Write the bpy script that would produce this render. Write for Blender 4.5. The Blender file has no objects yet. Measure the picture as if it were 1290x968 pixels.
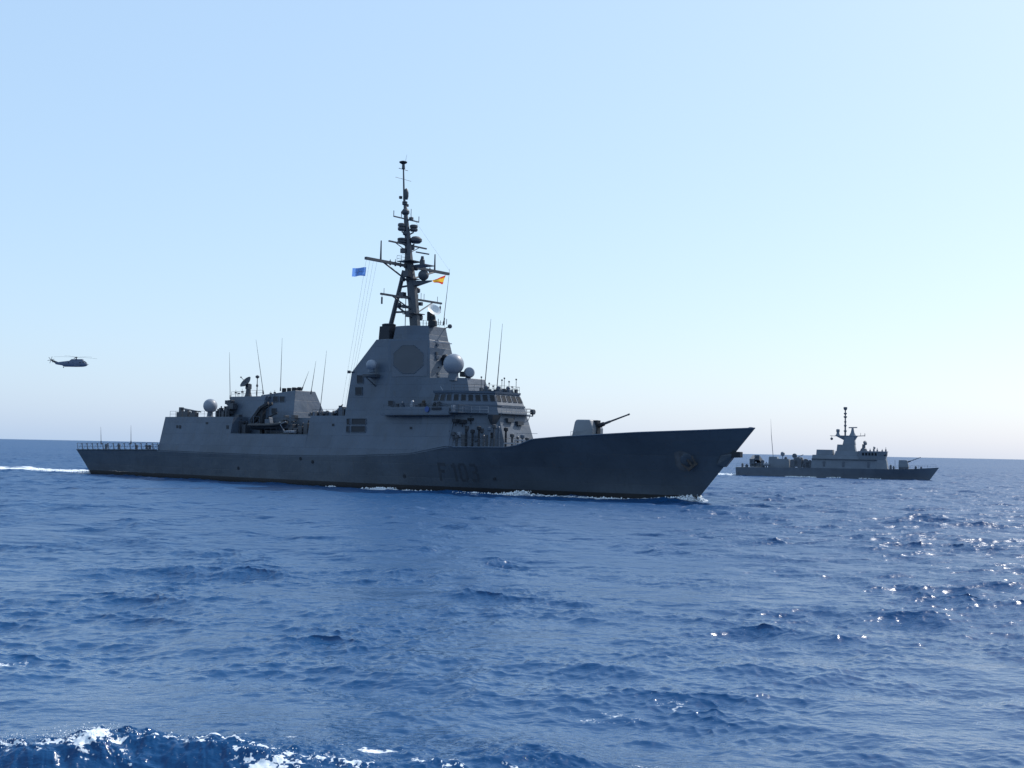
import bpy, bmesh, math, random
import numpy as np
from mathutils import Vector, Matrix
random.seed(7)
rng = np.random.default_rng(11)
S = bpy.context.scene
R = math.radians
# ------------------------------------------------------------------ camera
CAM_H = 6.6; FPX = 1500.0; CX, CY = 645.0, 484.0
ROLL = math.atan(26/1290.0); PITCH = math.atan(82*math.cos(ROLL)/FPX)
cam = bpy.data.cameras.new('camera'); co = bpy.data.objects.new('camera', cam); S.collection.objects.link(co)
cam.sensor_width = 36; cam.lens = FPX/1290*36; cam.clip_start = 0.5; cam.clip_end = 60000
fw = Vector((0, math.cos(PITCH), math.sin(PITCH))); u0 = Vector((0, -math.sin(PITCH), math.cos(PITCH)))
rt = Vector((math.cos(ROLL), 0, 0)) + u0*math.sin(ROLL); up = u0*math.cos(ROLL) - Vector((math.sin(ROLL), 0, 0))
m = Matrix((rt, up, -fw)).transposed().to_4x4(); m.translation = (0, 0, CAM_H); co.matrix_world = m
S.camera = co
# ------------------------------------------------------------------ light
SUN_AZ, SUN_EL = R(51), R(46)      # azimuth from +Y towards +X
w = bpy.data.worlds.new('World'); S.world = w; w.use_nodes = True
nt = w.node_tree; nt.nodes.clear()
sky = nt.nodes.new('ShaderNodeTexSky'); sky.sky_type = 'NISHITA'; sky.sun_disc = False
sky.sun_elevation = SUN_EL; sky.sun_rotation = SUN_AZ
sky.air_density = 1.0; sky.dust_density = 1.4; sky.ozone_density = 3.5; sky.altitude = 0
bg = nt.nodes.new('ShaderNodeBackground'); bg.inputs[1].default_value = 0.13
wo = nt.nodes.new('ShaderNodeOutputWorld')
hz = nt.nodes.new('ShaderNodeVectorMath'); hz.operation = 'MULTIPLY_ADD'      # pale maritime air in front of the clear sky
hz.inputs[1].default_value = (.66, .56, .37); hz.inputs[2].default_value = (2.25, 3.45, 5.4)
nt.links.new(sky.outputs[0], hz.inputs[0]); nt.links.new(hz.outputs[0], bg.inputs[0]); nt.links.new(bg.outputs[0], wo.inputs[0])
sl = bpy.data.lights.new('sun', 'SUN'); sl.energy = 3.9; sl.angle = R(0.53); sl.color = (1, .96, .9)
so = bpy.data.objects.new('sun', sl); S.collection.objects.link(so)
sd = Vector((math.sin(SUN_AZ)*math.cos(SUN_EL), math.cos(SUN_AZ)*math.cos(SUN_EL), math.sin(SUN_EL)))
so.rotation_euler = sd.to_track_quat('Z', 'Y').to_euler()
S.view_settings.view_transform = 'Standard'; S.view_settings.look = 'None'; S.view_settings.gamma = 1
S.view_settings.exposure = 0.08
# ------------------------------------------------------------------ materials
def mat(name, col, rough=.55, var=.12, scale=.35, metal=0, bump=0, streak=None, spec=.5, plates=0):
    m = bpy.data.materials.new(name); m.use_nodes = True; t = m.node_tree; n = t.nodes; L = t.links
    b = n['Principled BSDF']; b.inputs['Roughness'].default_value = rough; b.inputs['Metallic'].default_value = metal
    b.inputs['Specular IOR Level'].default_value = spec
    tc = n.new('ShaderNodeTexCoord')
    no = n.new('ShaderNodeTexNoise'); no.inputs['Scale'].default_value = scale; no.inputs['Detail'].default_value = 6
    L.new(tc.outputs['Object'], no.inputs['Vector'])
    cr = n.new('ShaderNodeMapRange'); cr.inputs[1].default_value = .3; cr.inputs[2].default_value = .7
    cr.inputs[3].default_value = 1-var; cr.inputs[4].default_value = 1+var
    L.new(no.outputs[0], cr.inputs[0])
    mx = n.new('ShaderNodeVectorMath'); mx.operation = 'SCALE'; mx.inputs[0].default_value = col[:3]
    L.new(cr.outputs[0], mx.inputs['Scale'])
    out = mx.outputs[0]
    if streak:
        mp = n.new('ShaderNodeMapping'); mp.inputs['Scale'].default_value = (1.3, 1.3, .12)
        L.new(tc.outputs['Object'], mp.inputs[0])
        n2 = n.new('ShaderNodeTexNoise'); n2.inputs['Scale'].default_value = 1.2; n2.inputs['Detail'].default_value = 5
        L.new(mp.outputs[0], n2.inputs['Vector'])
        r2 = n.new('ShaderNodeMapRange'); r2.inputs[1].default_value = .58; r2.inputs[2].default_value = .75
        r2.inputs[3].default_value = 0; r2.inputs[4].default_value = .55
        L.new(n2.outputs[0], r2.inputs[0])
        mm = n.new('ShaderNodeMix'); mm.data_type = 'RGBA'; L.new(r2.outputs[0], mm.inputs[0]); L.new(out, mm.inputs[6])
        mm.inputs[7].default_value = (*streak, 1); out = mm.outputs[2]
    if plates:      # welded plating: faint seams, slightly different coats of paint, buckling between the frames, thin rust runs
        sp = n.new('ShaderNodeSeparateXYZ'); L.new(tc.outputs['Object'], sp.inputs[0])
        dd = n.new('ShaderNodeMath'); dd.operation = 'SUBTRACT'; L.new(sp.outputs[0], dd.inputs[0]); L.new(sp.outputs[1], dd.inputs[1])
        cb_ = n.new('ShaderNodeCombineXYZ'); L.new(dd.outputs[0], cb_.inputs[0]); L.new(sp.outputs[2], cb_.inputs[1])
        bk = n.new('ShaderNodeTexBrick'); bk.inputs['Scale'].default_value = 1; bk.inputs['Brick Width'].default_value = 6.1; bk.inputs['Row Height'].default_value = 2.05
        bk.inputs['Mortar Size'].default_value = .035; bk.inputs['Mortar Smooth'].default_value = .6; bk.inputs['Color1'].default_value = (.93, .93, .93, 1); bk.inputs['Color2'].default_value = (1.07, 1.07, 1.07, 1); bk.inputs['Mortar'].default_value = (.82, .82, .82, 1)
        L.new(cb_.outputs[0], bk.inputs['Vector'])
        m3 = n.new('ShaderNodeVectorMath'); m3.operation = 'MULTIPLY'; L.new(out, m3.inputs[0]); L.new(bk.outputs['Color'], m3.inputs[1]); out = m3.outputs[0]
        mp2 = n.new('ShaderNodeMapping'); mp2.inputs['Scale'].default_value = (2.6, 2.6, .09); L.new(tc.outputs['Object'], mp2.inputs[0])
        n3 = n.new('ShaderNodeTexNoise'); n3.inputs['Scale'].default_value = 1; n3.inputs['Detail'].default_value = 3; L.new(mp2.outputs[0], n3.inputs['Vector'])
        r3 = n.new('ShaderNodeMapRange'); r3.inputs[1].default_value = .66; r3.inputs[2].default_value = .74; r3.inputs[4].default_value = .38; L.new(n3.outputs[0], r3.inputs[0])
        m4 = n.new('ShaderNodeMix'); m4.data_type = 'RGBA'; L.new(r3.outputs[0], m4.inputs[0]); L.new(out, m4.inputs[6]); m4.inputs[7].default_value = (.085, .062, .05, 1); out = m4.outputs[2]
        wv = n.new('ShaderNodeTexNoise'); wv.inputs['Scale'].default_value = .42; wv.inputs['Detail'].default_value = 2; L.new(tc.outputs['Object'], wv.inputs['Vector'])
        ad = n.new('ShaderNodeMath'); ad.operation = 'MULTIPLY_ADD'; L.new(bk.outputs['Fac'], ad.inputs[0]); ad.inputs[1].default_value = -.12; L.new(wv.outputs[0], ad.inputs[2])
        bq = n.new('ShaderNodeBump'); bq.inputs['Strength'].default_value = .7; bq.inputs['Distance'].default_value = .16; L.new(ad.outputs[0], bq.inputs['Height']); L.new(bq.outputs[0], b.inputs['Normal'])
    L.new(out, b.inputs['Base Color'])
    if bump:
        bp = n.new('ShaderNodeBump'); bp.inputs['Strength'].default_value = bump; bp.inputs['Distance'].default_value = .05
        L.new(no.outputs[0], bp.inputs['Height']); L.new(bp.outputs[0], b.inputs['Normal'])
    return m
M = {}
M['grey'] = mat('grey_paint', (.057, .081, .118), .5, .14, .25, streak=(.050, .062, .080), plates=1)
M['hull'] = mat('hull_shaded_grey', (.053, .068, .088), .45, .18, .18, streak=(.040, .048, .058), plates=1)  # darker than the walls above: shade of the outward flare put into the colour
M['deck'] = mat('deck_paint', (.12, .13, .14), .8)
M['dark'] = mat('dark_paint', (.018, .022, .03), .6, spec=.25)
M['black'] = mat('boot_topping', (.012, .012, .014), .6, .2)
M['number'] = mat('number_paint', (.033, .041, .053), .6, .25, 1.5)
M['mast'] = mat('mast_paint', (.036, .044, .058), .5)
M['radar'] = mat('radar_panel', (.048, .056, .070), .6)
M['radome'] = mat('radome_white', (.2, .225, .27), .45)
M['white'] = mat('white_paint', (.75, .76, .76), .5)
M['dish'] = mat('dish_white', (.62, .62, .6), .5)
M['glass'] = mat('window_glass', (.008, .01, .014), .2, 0, spec=.3)
M['rubber'] = mat('boat_rubber', (.03, .03, .032), .6)
M['orange'] = mat('orange_paint', (.6, .12, .03), .6)
M['red'] = mat('flag_red', (.75, .06, .04), .8); M['yellow'] = mat('flag_yellow', (.95, .6, .1), .8)
M['blue'] = mat('flag_blue', (.09, .24, .65), .8); M['rust'] = mat('rusty_iron', (.05, .042, .038), .8, .4, 1.5)
M['pgrey'] = mat('patrol_hazed_grey', (.112, .138, .174), .5, .1, .5, streak=(.1, .12, .145))  # all patrol colours paler than the frigate's: distance haze mixed into them
M['phull'] = mat('patrol_hazed_hull', (.095, .114, .142), .5, .1, .5, streak=(.09, .105, .125))
M['pdark'] = mat('patrol_hazed_dark', (.07, .085, .11), .6)
def cloth(name, col):
    m = mat(name, col, .85); t = m.node_tree; n = t.nodes; L = t.links; b = n['Principled BSDF']
    tr = n.new('ShaderNodeBsdfTranslucent'); tr.inputs[0].default_value = (*col, 1); mx = n.new('ShaderNodeMixShader'); mx.inputs[0].default_value = .55
    L.new(b.outputs[0], mx.inputs[1]); L.new(tr.outputs[0], mx.inputs[2]); L.new(mx.outputs[0], n['Material Output'].inputs[0]); return m
M['red'] = cloth('flag_red', (.65, .06, .04)); M['yellow'] = cloth('flag_yellow', (.9, .55, .06)); M['blue'] = cloth('flag_blue', (.16, .34, .78))
M['heli'] = mat('helicopter_grey', (.085, .11, .17), .5)
M['helidark'] = mat('helicopter_dark', (.03, .036, .05), .5)
# ------------------------------------------------------------------ mesh builder
class MB:
    def __init__(s): s.v = []; s.f = []
    def add(s, vs, fs):
        k = len(s.v); s.v += [tuple(v) for v in vs]; s.f += [tuple(i+k for i in f) for f in fs]; return s
    def prism(s, lo, hi):
        n = len(lo)
        return s.add(list(lo)+list(hi), [tuple(range(n))[::-1], tuple(range(n, 2*n))] + [(i, (i+1) % n, n+(i+1) % n, n+i) for i in range(n)])
    def box(s, x0, x1, y0, y1, z0, z1):
        return s.prism([(x0, y0, z0), (x1, y0, z0), (x1, y1, z0), (x0, y1, z0)], [(x0, y0, z1), (x1, y0, z1), (x1, y1, z1), (x0, y1, z1)])
    def tube(s, a, b, r0, r1=None, n=8):
        r1 = r0 if r1 is None else r1
        a, b = Vector(a), Vector(b); d = (b-a).normalized(); q = d.orthogonal().normalized(); p = d.cross(q)
        lo = [a+(q*math.cos(t)+p*math.sin(t))*r0 for t in [2*math.pi*i/n for i in range(n)]]
        hi = [b+(q*math.cos(t)+p*math.sin(t))*r1 for t in [2*math.pi*i/n for i in range(n)]]
        return s.prism(lo, hi)
    def path(s, pts, r, n=6):
        for a, b in zip(pts, pts[1:]): s.tube(a, b, r, r, n)
        return s
    def beam(s, a, b, wd, ht):
        a, b = Vector(a), Vector(b); d = (b-a).normalized(); sd_ = d.cross(Vector((0, 0, 1))).normalized()*wd/2; u = sd_.cross(d).normalized()*ht/2
        return s.prism([a-sd_-u, a+sd_-u, a+sd_+u, a-sd_+u], [b-sd_-u, b+sd_-u, b+sd_+u, b-sd_+u])
    def lathe(s, c, prof, n=20, axis=(0, 0, 1)):
        ax = Vector(axis).normalized(); q = ax.orthogonal().normalized(); p = ax.cross(q); c = Vector(c); vs = []; fs = []
        for r, h in prof:
            for i in range(n):
                t = 2*math.pi*i/n; vs.append(c+ax*h+(q*math.cos(t)+p*math.sin(t))*max(r, 1e-3))
        for j in range(len(prof)-1):
            for i in range(n): fs.append((j*n+i, j*n+(i+1) % n, (j+1)*n+(i+1) % n, (j+1)*n+i))
        fs.append(tuple(range(n))[::-1]); fs.append(tuple(range((len(prof)-1)*n, len(prof)*n)))
        return s.add(vs, fs)
    def ball(s, c, r, n=18, zs=1.0):
        return s.lathe(c, [(r*math.sin(math.pi*i/12), -r*zs*math.cos(math.pi*i/12)) for i in range(13)], n)
    def build(s, name, ma, parent=None, smooth=False, bevel=0):
        me = bpy.data.meshes.new(name); me.from_pydata(s.v, [], s.f); me.update()
        bm = bmesh.new(); bm.from_mesh(me); bmesh.ops.recalc_face_normals(bm, faces=bm.faces); bm.to_mesh(me); bm.free()
        me.materials.append(ma if not isinstance(ma, str) else M[ma])
        o = bpy.data.objects.new(name, me); S.collection.objects.link(o)
        if parent: o.parent = parent
        if smooth:
            for p in me.polygons: p.use_smooth = True
            md = o.modifiers.new('es', 'EDGE_SPLIT'); md.split_angle = R(35)
        if bevel:
            md = o.modifiers.new('bv', 'BEVEL'); md.width = bevel; md.segments = 2; md.limit_method = 'ANGLE'
        return o
def tag(o, label=None, cat=None, group=None, kind=None):
    for k, v in (('label', label), ('category', cat), ('group', group), ('kind', kind)):
        if v: o[k] = v
    return o
def empty(name, loc, rz=0):
    o = bpy.data.objects.new(name, None); S.collection.objects.link(o); o.location = loc; o.rotation_euler = (0, 0, rz); o.empty_display_size = 1
    return o
def I(x, xs, ys): return float(np.interp(x, xs, ys))

# =================================================================== WATER
F_O = (-78.902, 243.8525); F_A = R(-38.46035)       # frigate: centreline of the stern at the waterline, heading
P_O = (69.7295, 364.816); P_A = R(-22.1189)         # patrol ship
def to_local(x, y, o, a):
    dx, dy = x-o[0], y-o[1]; c, s_ = math.cos(a), math.sin(a)
    return dx*c+dy*s_, -dx*s_+dy*c
def vnoise(x, y, seed=0):
    xi = np.floor(x).astype(np.int64); yi = np.floor(y).astype(np.int64); fx = x-xi; fy = y-yi
    fx = fx*fx*(3-2*fx); fy = fy*fy*(3-2*fy)
    def hsh(a, b):
        n = (a*374761393 + b*668265263 + seed*974634777) & 0x7fffffff
        n = ((n ^ (n >> 13))*1274126177) & 0x7fffffff
        return ((n ^ (n >> 16)) & 0xffff)/65535.0
    return (hsh(xi, yi)*(1-fx)+hsh(xi+1, yi)*fx)*(1-fy)+(hsh(xi, yi+1)*(1-fx)+hsh(xi+1, yi+1)*fx)*fy
def fbm(x, y, seed=0, o=4):
    r = 0; a = .5; t = 0
    for i in range(o): r = r+a*vnoise(x*2**i, y*2**i, seed+i); t += a; a *= .5
    return r/t
def smooth01(x): x = np.clip(x, 0, 1); return x*x*(3-2*x)
def hull_half(xl):   # frigate half breadth at the waterline
    return np.interp(xl, [0, 24, 57, 73, 87, 100, 113, 125, 132.8], [7.5, 8.3, 8.9, 8.9, 8.2, 6.6, 4.6, 2.0, 0])

def water_patch(Y, tx, dY):
    nr, nc = len(Y), len(tx)
    X = (Y[:, None]*tx[None, :]).astype(np.float64); YY = np.repeat(Y[:, None], nc, 1)
    Z = np.zeros_like(X); DX = np.zeros_like(X); DY = np.zeros_like(X); unres = np.zeros(nr)
    r2 = np.random.default_rng(5)
    N = 130
    lam = np.exp(np.linspace(math.log(.22), math.log(17), N))*r2.uniform(.95, 1.05, N)
    main = R(248)
    for l in lam:
        spread = .95 if l < 3 else .55
        th = main+r2.normal(0, spread); k = 2*math.pi/l; ph = r2.uniform(0, 2*math.pi)
        slope = .030 if l < 1.1 else (.0235 if l < 5 else .022*(5/l)**.7)
        a = slope/k*r2.uniform(.5, 1.5)*.98
        # fade a component out where the rings can no longer carry it
        ky = abs(math.sin(th)); le = l/max(ky, .25)
        fd = smooth01((le/dY-1.7)/2.2)
        unres += (1-fd**2)*(a*k)**2/2
        rows = np.where(fd > .01)[0]
        if not len(rows): continue
        r1 = rows[-1]+1; r0 = rows[0]
        arg = k*(X[r0:r1]*math.cos(th)+YY[r0:r1]*math.sin(th))+ph
        c = np.cos(arg); sn = np.sin(arg); A = a*fd[r0:r1, None]
        Z[r0:r1] += A*c; DX[r0:r1] -= 1.05*A*sn*math.cos(th); DY[r0:r1] -= 1.05*A*sn*math.sin(th)
    # gusts: patches of calmer and rougher water
    g = np.clip(-.62+1.2*fbm(X/38, YY/60, 3, 3)+2.0*fbm(X/5, YY/6, 13, 2), .22, 1.9); near = smooth01((60-YY)/30)
    Z *= g; DX *= g; DY *= g
    # a choppy hump of wash thrown up by the viewer's own ship, in the foreground
    cr = 23.3+.25*np.sin(X*.9+.6)+.5*(fbm(X/1.6, X*0+3, 9, 3)-.5)
    amp = np.interp(X, [-18, -13, -10, -7.8, -6.3, -5, -3, -1.5, -.2, 1, 2.4, 4], [.2, .6, .92, 1.16, 1.0, .82, .62, .42, .55, .42, .12, 0])
    d = YY-cr
    ridge = np.where(d > 0, np.exp(-(np.abs(d)/2.6)**1.6), np.exp(-(np.abs(d)/1.5)**1.6))
    fold = fbm(X/.8, YY/.8, 21, 4)
    Z += amp*ridge*(.86+.34*(fold-.5))
    Z += .2*amp*ridge*(fbm(X/.22, YY/.22, 31, 3)-.5)
    # ---- foam
    foam = np.zeros_like(X)
    YS = YY*.8+1.3*Z; XS = X+.3*Z
    nf = fbm(XS/1.1, YS/1.1, 40, 5); nb = fbm(XS/.33, YS/.33, 50, 4)
    web = 1-np.abs(2*fbm(XS/.5+nf*1.5, YS/.4, 55, 4)-1)*2.2          # thin lacy lines
    fine = 1-np.abs(2*fbm(XS/.14, YS/.12, 58, 3)-1)*2
    def patch(m_, k_=5):          # solid where the mask is strong, lace round its edge
        return smooth01((m_*.85+nf*.6+web*.55+fine*.36-1.42)*k_*.75)
    crest = np.exp(-((d+.28)/.36)**2)*np.interp(X, [-12, -10.6, -9.9, -9.2, -8.8, -8.2, -7.6, -6.9, -6, -4, 3.5], [0, .7, .75, .4, .6, .9, .7, .35, .2, .1, 0])
    foam = np.maximum(foam, patch(crest))
    crest2 = np.exp(-((d+.62)/.42)**2)*np.interp(X, [-5.9, -5.2, -4.7, -4.2, -3.4, -2.6, -1, 0, .5, 1.2, 2.2], [0, .6, .85, .85, .65, .2, 0, .1, .5, .45, 0])
    foam = np.maximum(foam, patch(crest2))
    foam = np.maximum(foam, smooth01((np.exp(-((d+.05)/.12)**2)*.55*(X < -2.5)+fine*.5+nb*.5-.98)*4))
    specks = smooth01((fine*.45+nb*.9+nf*.5-1.16)*9)*smooth01((23.6-YY)/.5)*smooth01((2-X)/2)
    foam = np.maximum(foam, specks)
    for (fx, fy, rx, ry, s_) in [(-5.1, 26.6, .9, .3, .8), (-3.9, 27.6, .8, .25, .6), (-14.3, 34.4, 1.3, 1.5, .9), (-13.7, 31.6, .8, .7, .8), (-15.6, 37.6, 1.4, .5, .7), (2.6, 30.3, 1.5, .7, .62), (4.4, 31.6, 1.5, .7, .55), (8.3, 35.2, 1.2, .9, .5), (-2.2, 40.2, 2.6, .8, .55), (6.5, 27.2, 2.4, .5, .5), (2.5, 24.9, 2.0, .5, .95), (-2.6, 24.6, 1.3, .35, .9), (.3, 25.2, 1.0, .3, .8), (12, 30, 2.4, .6, .45), (-.2, 26.5, 2.4, .5, .45)]:
        e_ = np.exp(-(((X-fx)/rx)**2+((YY-fy)/ry)**2))
        foam = np.maximum(foam, patch(e_*s_, 3)*.62)
    # small whitecaps scattered on the sea
    wc = fbm(X/9, YY/14, 70, 3); wsm = smooth01((nf*.9+wc*.8-1.26)*8)*smooth01((YY-40)/40)*smooth01((900-YY)/400)
    foam = np.maximum(foam, wsm*.0)
    # frigate wash along the hull
    xl, yl = to_local(X, YY, F_O, F_A)
    hh = hull_half(np.clip(xl, 0, 132.8)); off = np.abs(yl)-hh
    nh = fbm(xl/4.5, yl/1.2, 80, 4)
    strip = np.exp(-((off-1.0-.05*np.clip(132-xl, 0, 60))/1.6)**2)*((xl > -3) & (xl < 133))
    gain = np.interp(xl, [0, 20, 40, 60, 78, 82, 90, 92, 100, 108, 118, 133], [.1, .25, .3, .12, .4, .7, .6, .25, .25, .7, .6, .8])
    foam = np.maximum(foam, smooth01((strip*gain+nh*.8-.85)*4)*(off > -.5))
    # a diverging bow wave line
    for (kx, sh, g2) in ((.30, 3.0, .65), (.16, 9, .35)):
        ln = np.exp(-((off-(132-sh-xl)*kx)/(1.2+.02*(132-xl)))**2)*((xl < 132-sh) & (xl > 70))*np.exp(-(132-xl)/35)
        foam = np.maximum(foam, smooth01((ln*g2*1.3+nh*.8-.88)*3.5))
        Z += .35*ln*g2
    # stern wake
    wx = -xl
    wk = (xl < 1)*np.exp(-(np.abs(yl)/(8.2+.05*wx))**4)*np.interp(wx, [-1, 0, 8, 60, 160, 400, 900], [0, 1.2, 1.0, .8, .6, .45, 0])
    nw = fbm(xl/9, yl/2.2, 90, 4)
    foam = np.maximum(foam, smooth01((wk*.9+nw*.9-1.0)*3))
    Z += .35*np.exp(-((wx-9)/7)**2)*np.exp(-(yl/7)**2)*(xl < 4)
    Z += .25*wk*(nw-.4)*np.exp(-wx/80)*(wx > 0)
    # patrol ship wash
    xp, yp = to_local(X, YY, P_O, P_A)
    wp = (xp < 1)*np.exp(-(np.abs(yp)/(4.5-.02*xp))**4)*np.interp(-xp, [-1, 0, 10, 60, 200, 500], [0, 1.3, 1.2, 1.0, .7, 0])
    nw2 = fbm(xp/7, yp/2, 95, 4); foam = np.maximum(foam, smooth01((wp*.9+nw2*.9-1.0)*3))
    Z += .5*np.exp(-((-xp-7)/6)**2)*np.exp(-(yp/4)**2)*(xp < 3)
    V = np.stack([X+DX*g, YY+DY*g, Z], -1).reshape(-1, 3).astype(np.float32)
    rough = np.sqrt(np.clip(np.sqrt(2*unres), 0, 1)*.5)   # slopes finer than the mesh become surface roughness
    idx = np.arange(nr*nc).reshape(nr, nc)
    q = np.stack([idx[:-1, :-1], idx[:-1, 1:], idx[1:, 1:], idx[1:, :-1]], -1).reshape(-1, 4).astype(np.int32)
    return V, q, foam.ravel().astype(np.float32), np.repeat(rough[:, None], nc, 1).ravel().astype(np.float32)
def make_water():
    # three rings of the same sheet, divided more coarsely with distance
    near = (CAM_H*FPX/np.concatenate([np.arange(122, 440, .45), np.arange(440, 1500, 3.0)]))[::-1]
    mid = np.exp(np.arange(math.log(79.5), math.log(900), .0034))
    far = np.concatenate([np.exp(np.arange(math.log(890), math.log(34000), .012)), [40000., 52000.]])
    def cols(n_, m_): return np.concatenate([np.linspace(-1.6, -.5, m_, endpoint=False), np.linspace(-.5, .5, n_), np.linspace(.5, 1.6, m_)[1:]])
    parts = []; base = 0
    for Y, tx in ((near, cols(1800, 110)), (mid, cols(1350, 110)), (far, cols(500, 60))):
        V, q, f_, r_ = water_patch(Y, tx, np.gradient(Y)); parts.append((V, q+base, f_, r_)); base += len(V)
    V = np.concatenate([p[0] for p in parts]); q = np.concatenate([p[1] for p in parts])
    foam = np.concatenate([p[2] for p in parts]); rough = np.concatenate([p[3] for p in parts])
    # the rest of the sea, all round and behind the viewer, as one plain sheet just under the troughs
    E_ = 52000.; k_ = len(V); V = np.concatenate([V, np.array([(-E_, -E_, -1.6), (E_, -E_, -1.6), (E_, E_, -1.6), (-E_, E_, -1.6)], np.float32)])
    q = np.concatenate([q, np.array([[k_, k_+1, k_+2, k_+3]], np.int32)]); foam = np.concatenate([foam, np.zeros(4, np.float32)]); rough = np.concatenate([rough, np.full(4, .38, np.float32)])
    me = bpy.data.meshes.new('water')
    me.vertices.add(len(V)); me.vertices.foreach_set('co', V.ravel())
    me.loops.add(q.size); me.loops.foreach_set('vertex_index', q.ravel())
    me.polygons.add(len(q)); me.polygons.foreach_set('loop_start', np.arange(0, q.size, 4, dtype=np.int32))
    me.polygons.foreach_set('use_smooth', np.ones(len(q), bool))
    me.update(calc_edges=True)
    at_ = me.attributes.new('foam', 'FLOAT', 'POINT'); at_.data.foreach_set('value', foam)
    at2 = me.attributes.new('rough', 'FLOAT', 'POINT'); at2.data.foreach_set('value', rough)
    # material
    m = bpy.data.materials.new('sea_water'); m.use_nodes = True; t = m.node_tree; n = t.nodes; L = t.links
    b = n['Principled BSDF']; b.inputs['IOR'].default_value = 1.333
    fo = n.new('ShaderNodeAttribute'); fo.attribute_name = 'foam'; ro = n.new('ShaderNodeAttribute'); ro.attribute_name = 'rough'
    geo = n.new('ShaderNodeNewGeometry')
    big = n.new('ShaderNodeTexNoise'); big.inputs['Scale'].default_value = .02; big.inputs['Detail'].default_value = 3
    L.new(geo.outputs['Position'], big.inputs['Vector'])
    deep = n.new('ShaderNodeMix'); deep.data_type = 'RGBA'
    deep.inputs[6].default_value = (.003, .044, .132, 1); deep.inputs[7].default_value = (.006, .062, .174, 1)
    L.new(big.outputs[0], deep.inputs[0])
    fn = n.new('ShaderNodeTexNoise'); fn.inputs['Scale'].default_value = 14; fn.inputs['Detail'].default_value = 6
    L.new(geo.outputs['Position'], fn.inputs['Vector'])
    ma_ = n.new('ShaderNodeMath'); ma_.operation = 'ADD'; L.new(fo.outputs['Fac'], ma_.inputs[0]); L.new(fn.outputs[0], ma_.inputs[1])
    mr = n.new('ShaderNodeMapRange'); mr.inputs[1].default_value = .66; mr.inputs[2].default_value = 1.1; L.new(ma_.outputs[0], mr.inputs[0])
    mx = n.new('ShaderNodeMix'); mx.data_type = 'RGBA'; L.new(mr.outputs[0], mx.inputs[0]); L.new(deep.outputs[2], mx.inputs[6])
    mx.inputs[7].default_value = (.72, .76, .8, 1); L.new(mx.outputs[2], b.inputs['Base Color'])
    rr = n.new('ShaderNodeMath'); rr.operation = 'ADD'; rr.inputs[1].default_value = .05; L.new(ro.outputs['Fac'], rr.inputs[0])
    rm = n.new('ShaderNodeMix'); rm.data_type = 'FLOAT'; L.new(mr.outputs[0], rm.inputs[0]); L.new(rr.outputs[0], rm.inputs[2]); rm.inputs[3].default_value = .7
    L.new(rm.outputs[0], b.inputs['Roughness'])
    # fine ripples
    mp = n.new('ShaderNodeMapping'); mp.inputs['Rotation'].default_value = (0, 0, R(-22)); mp.inputs['Scale'].default_value = (.55, 1.1, 1)
    L.new(geo.outputs['Position'], mp.inputs[0])
    r1 = n.new('ShaderNodeTexNoise'); r1.inputs['Scale'].default_value = 4.5; r1.inputs['Detail'].default_value = 4; L.new(mp.outputs[0], r1.inputs['Vector'])
    b1 = n.new('ShaderNodeBump'); b1.inputs['Strength'].default_value = .6; b1.inputs['Distance'].default_value = .06; L.new(r1.outputs[0], b1.inputs['Height'])
    r3 = n.new('ShaderNodeTexNoise'); r3.inputs['Scale'].default_value = .55; r3.inputs['Detail'].default_value = 5; L.new(mp.outputs[0], r3.inputs['Vector'])
    b3 = n.new('ShaderNodeBump'); b3.inputs['Distance'].default_value = .8; L.new(r3.outputs[0], b3.inputs['Height']); L.new(b1.outputs[0], b3.inputs['Normal'])
    mr3 = n.new('ShaderNodeMapRange'); mr3.inputs[1].default_value = .05; mr3.inputs[2].default_value = .3; mr3.inputs[4].default_value = .9
    L.new(ro.outputs['Fac'], mr3.inputs[0]); L.new(mr3.outputs[0], b3.inputs['Strength'])
    L.new(b3.outputs[0], b.inputs['Normal'])
    me.materials.append(m)
    o = bpy.data.objects.new('water', me); S.collection.objects.link(o); tag(o, 'choppy deep blue sea with foam and wakes', None, kind='structure')
    return o
make_water()

# =================================================================== FRIGATE
FR = empty('frigate', (F_O[0], F_O[1], 0), F_A)
tag(FR, 'large dark grey frigate with tall radar tower and mast, hull number F103', 'warship')
fe = Vector((math.cos(F_A), math.sin(F_A), 0)); fn_ = Vector((-math.sin(F_A), math.cos(F_A), 0)); fo_ = Vector((*F_O, 0))
def at(px, py, y, frm=(fo_, fe, fn_)):
    """where the line of sight through a photo point meets the ship's own lengthwise plane at lateral offset y (metres)"""
    o, e, n = frm; d = fw*FPX + rt*(px-CX) - up*(py-CY)
    t = (o+n*y-Vector((0, 0, CAM_H))).dot(n)/d.dot(n); P = Vector((0, 0, CAM_H))+d*t
    return Vector(((P-o).dot(e), y, P.z))
XW, LOA0, LOA1 = 132.8, -3.6, 141.5
ZT = ([-3.6, 24.2, 48, 56, 73.6, 88.4, 96.4, 97.2, 107, 109, 111.3, 115.7, 127, 135, 141.5], [4.7, 5.1, 4.9, 4.85, 5.05, 5.65, 7.0, 6.7, 6.8, 7.15, 8.0, 8.4, 9.15, 9.55, 9.95])
BT = ([-3.6, 24, 50, 96, 104, 112, 120, 127, 135, 139, 141.5], [8.6, 9.2, 9.3, 9.3, 9.1, 8.5, 7.2, 5.6, 2.9, 1.25, .08])
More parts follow.
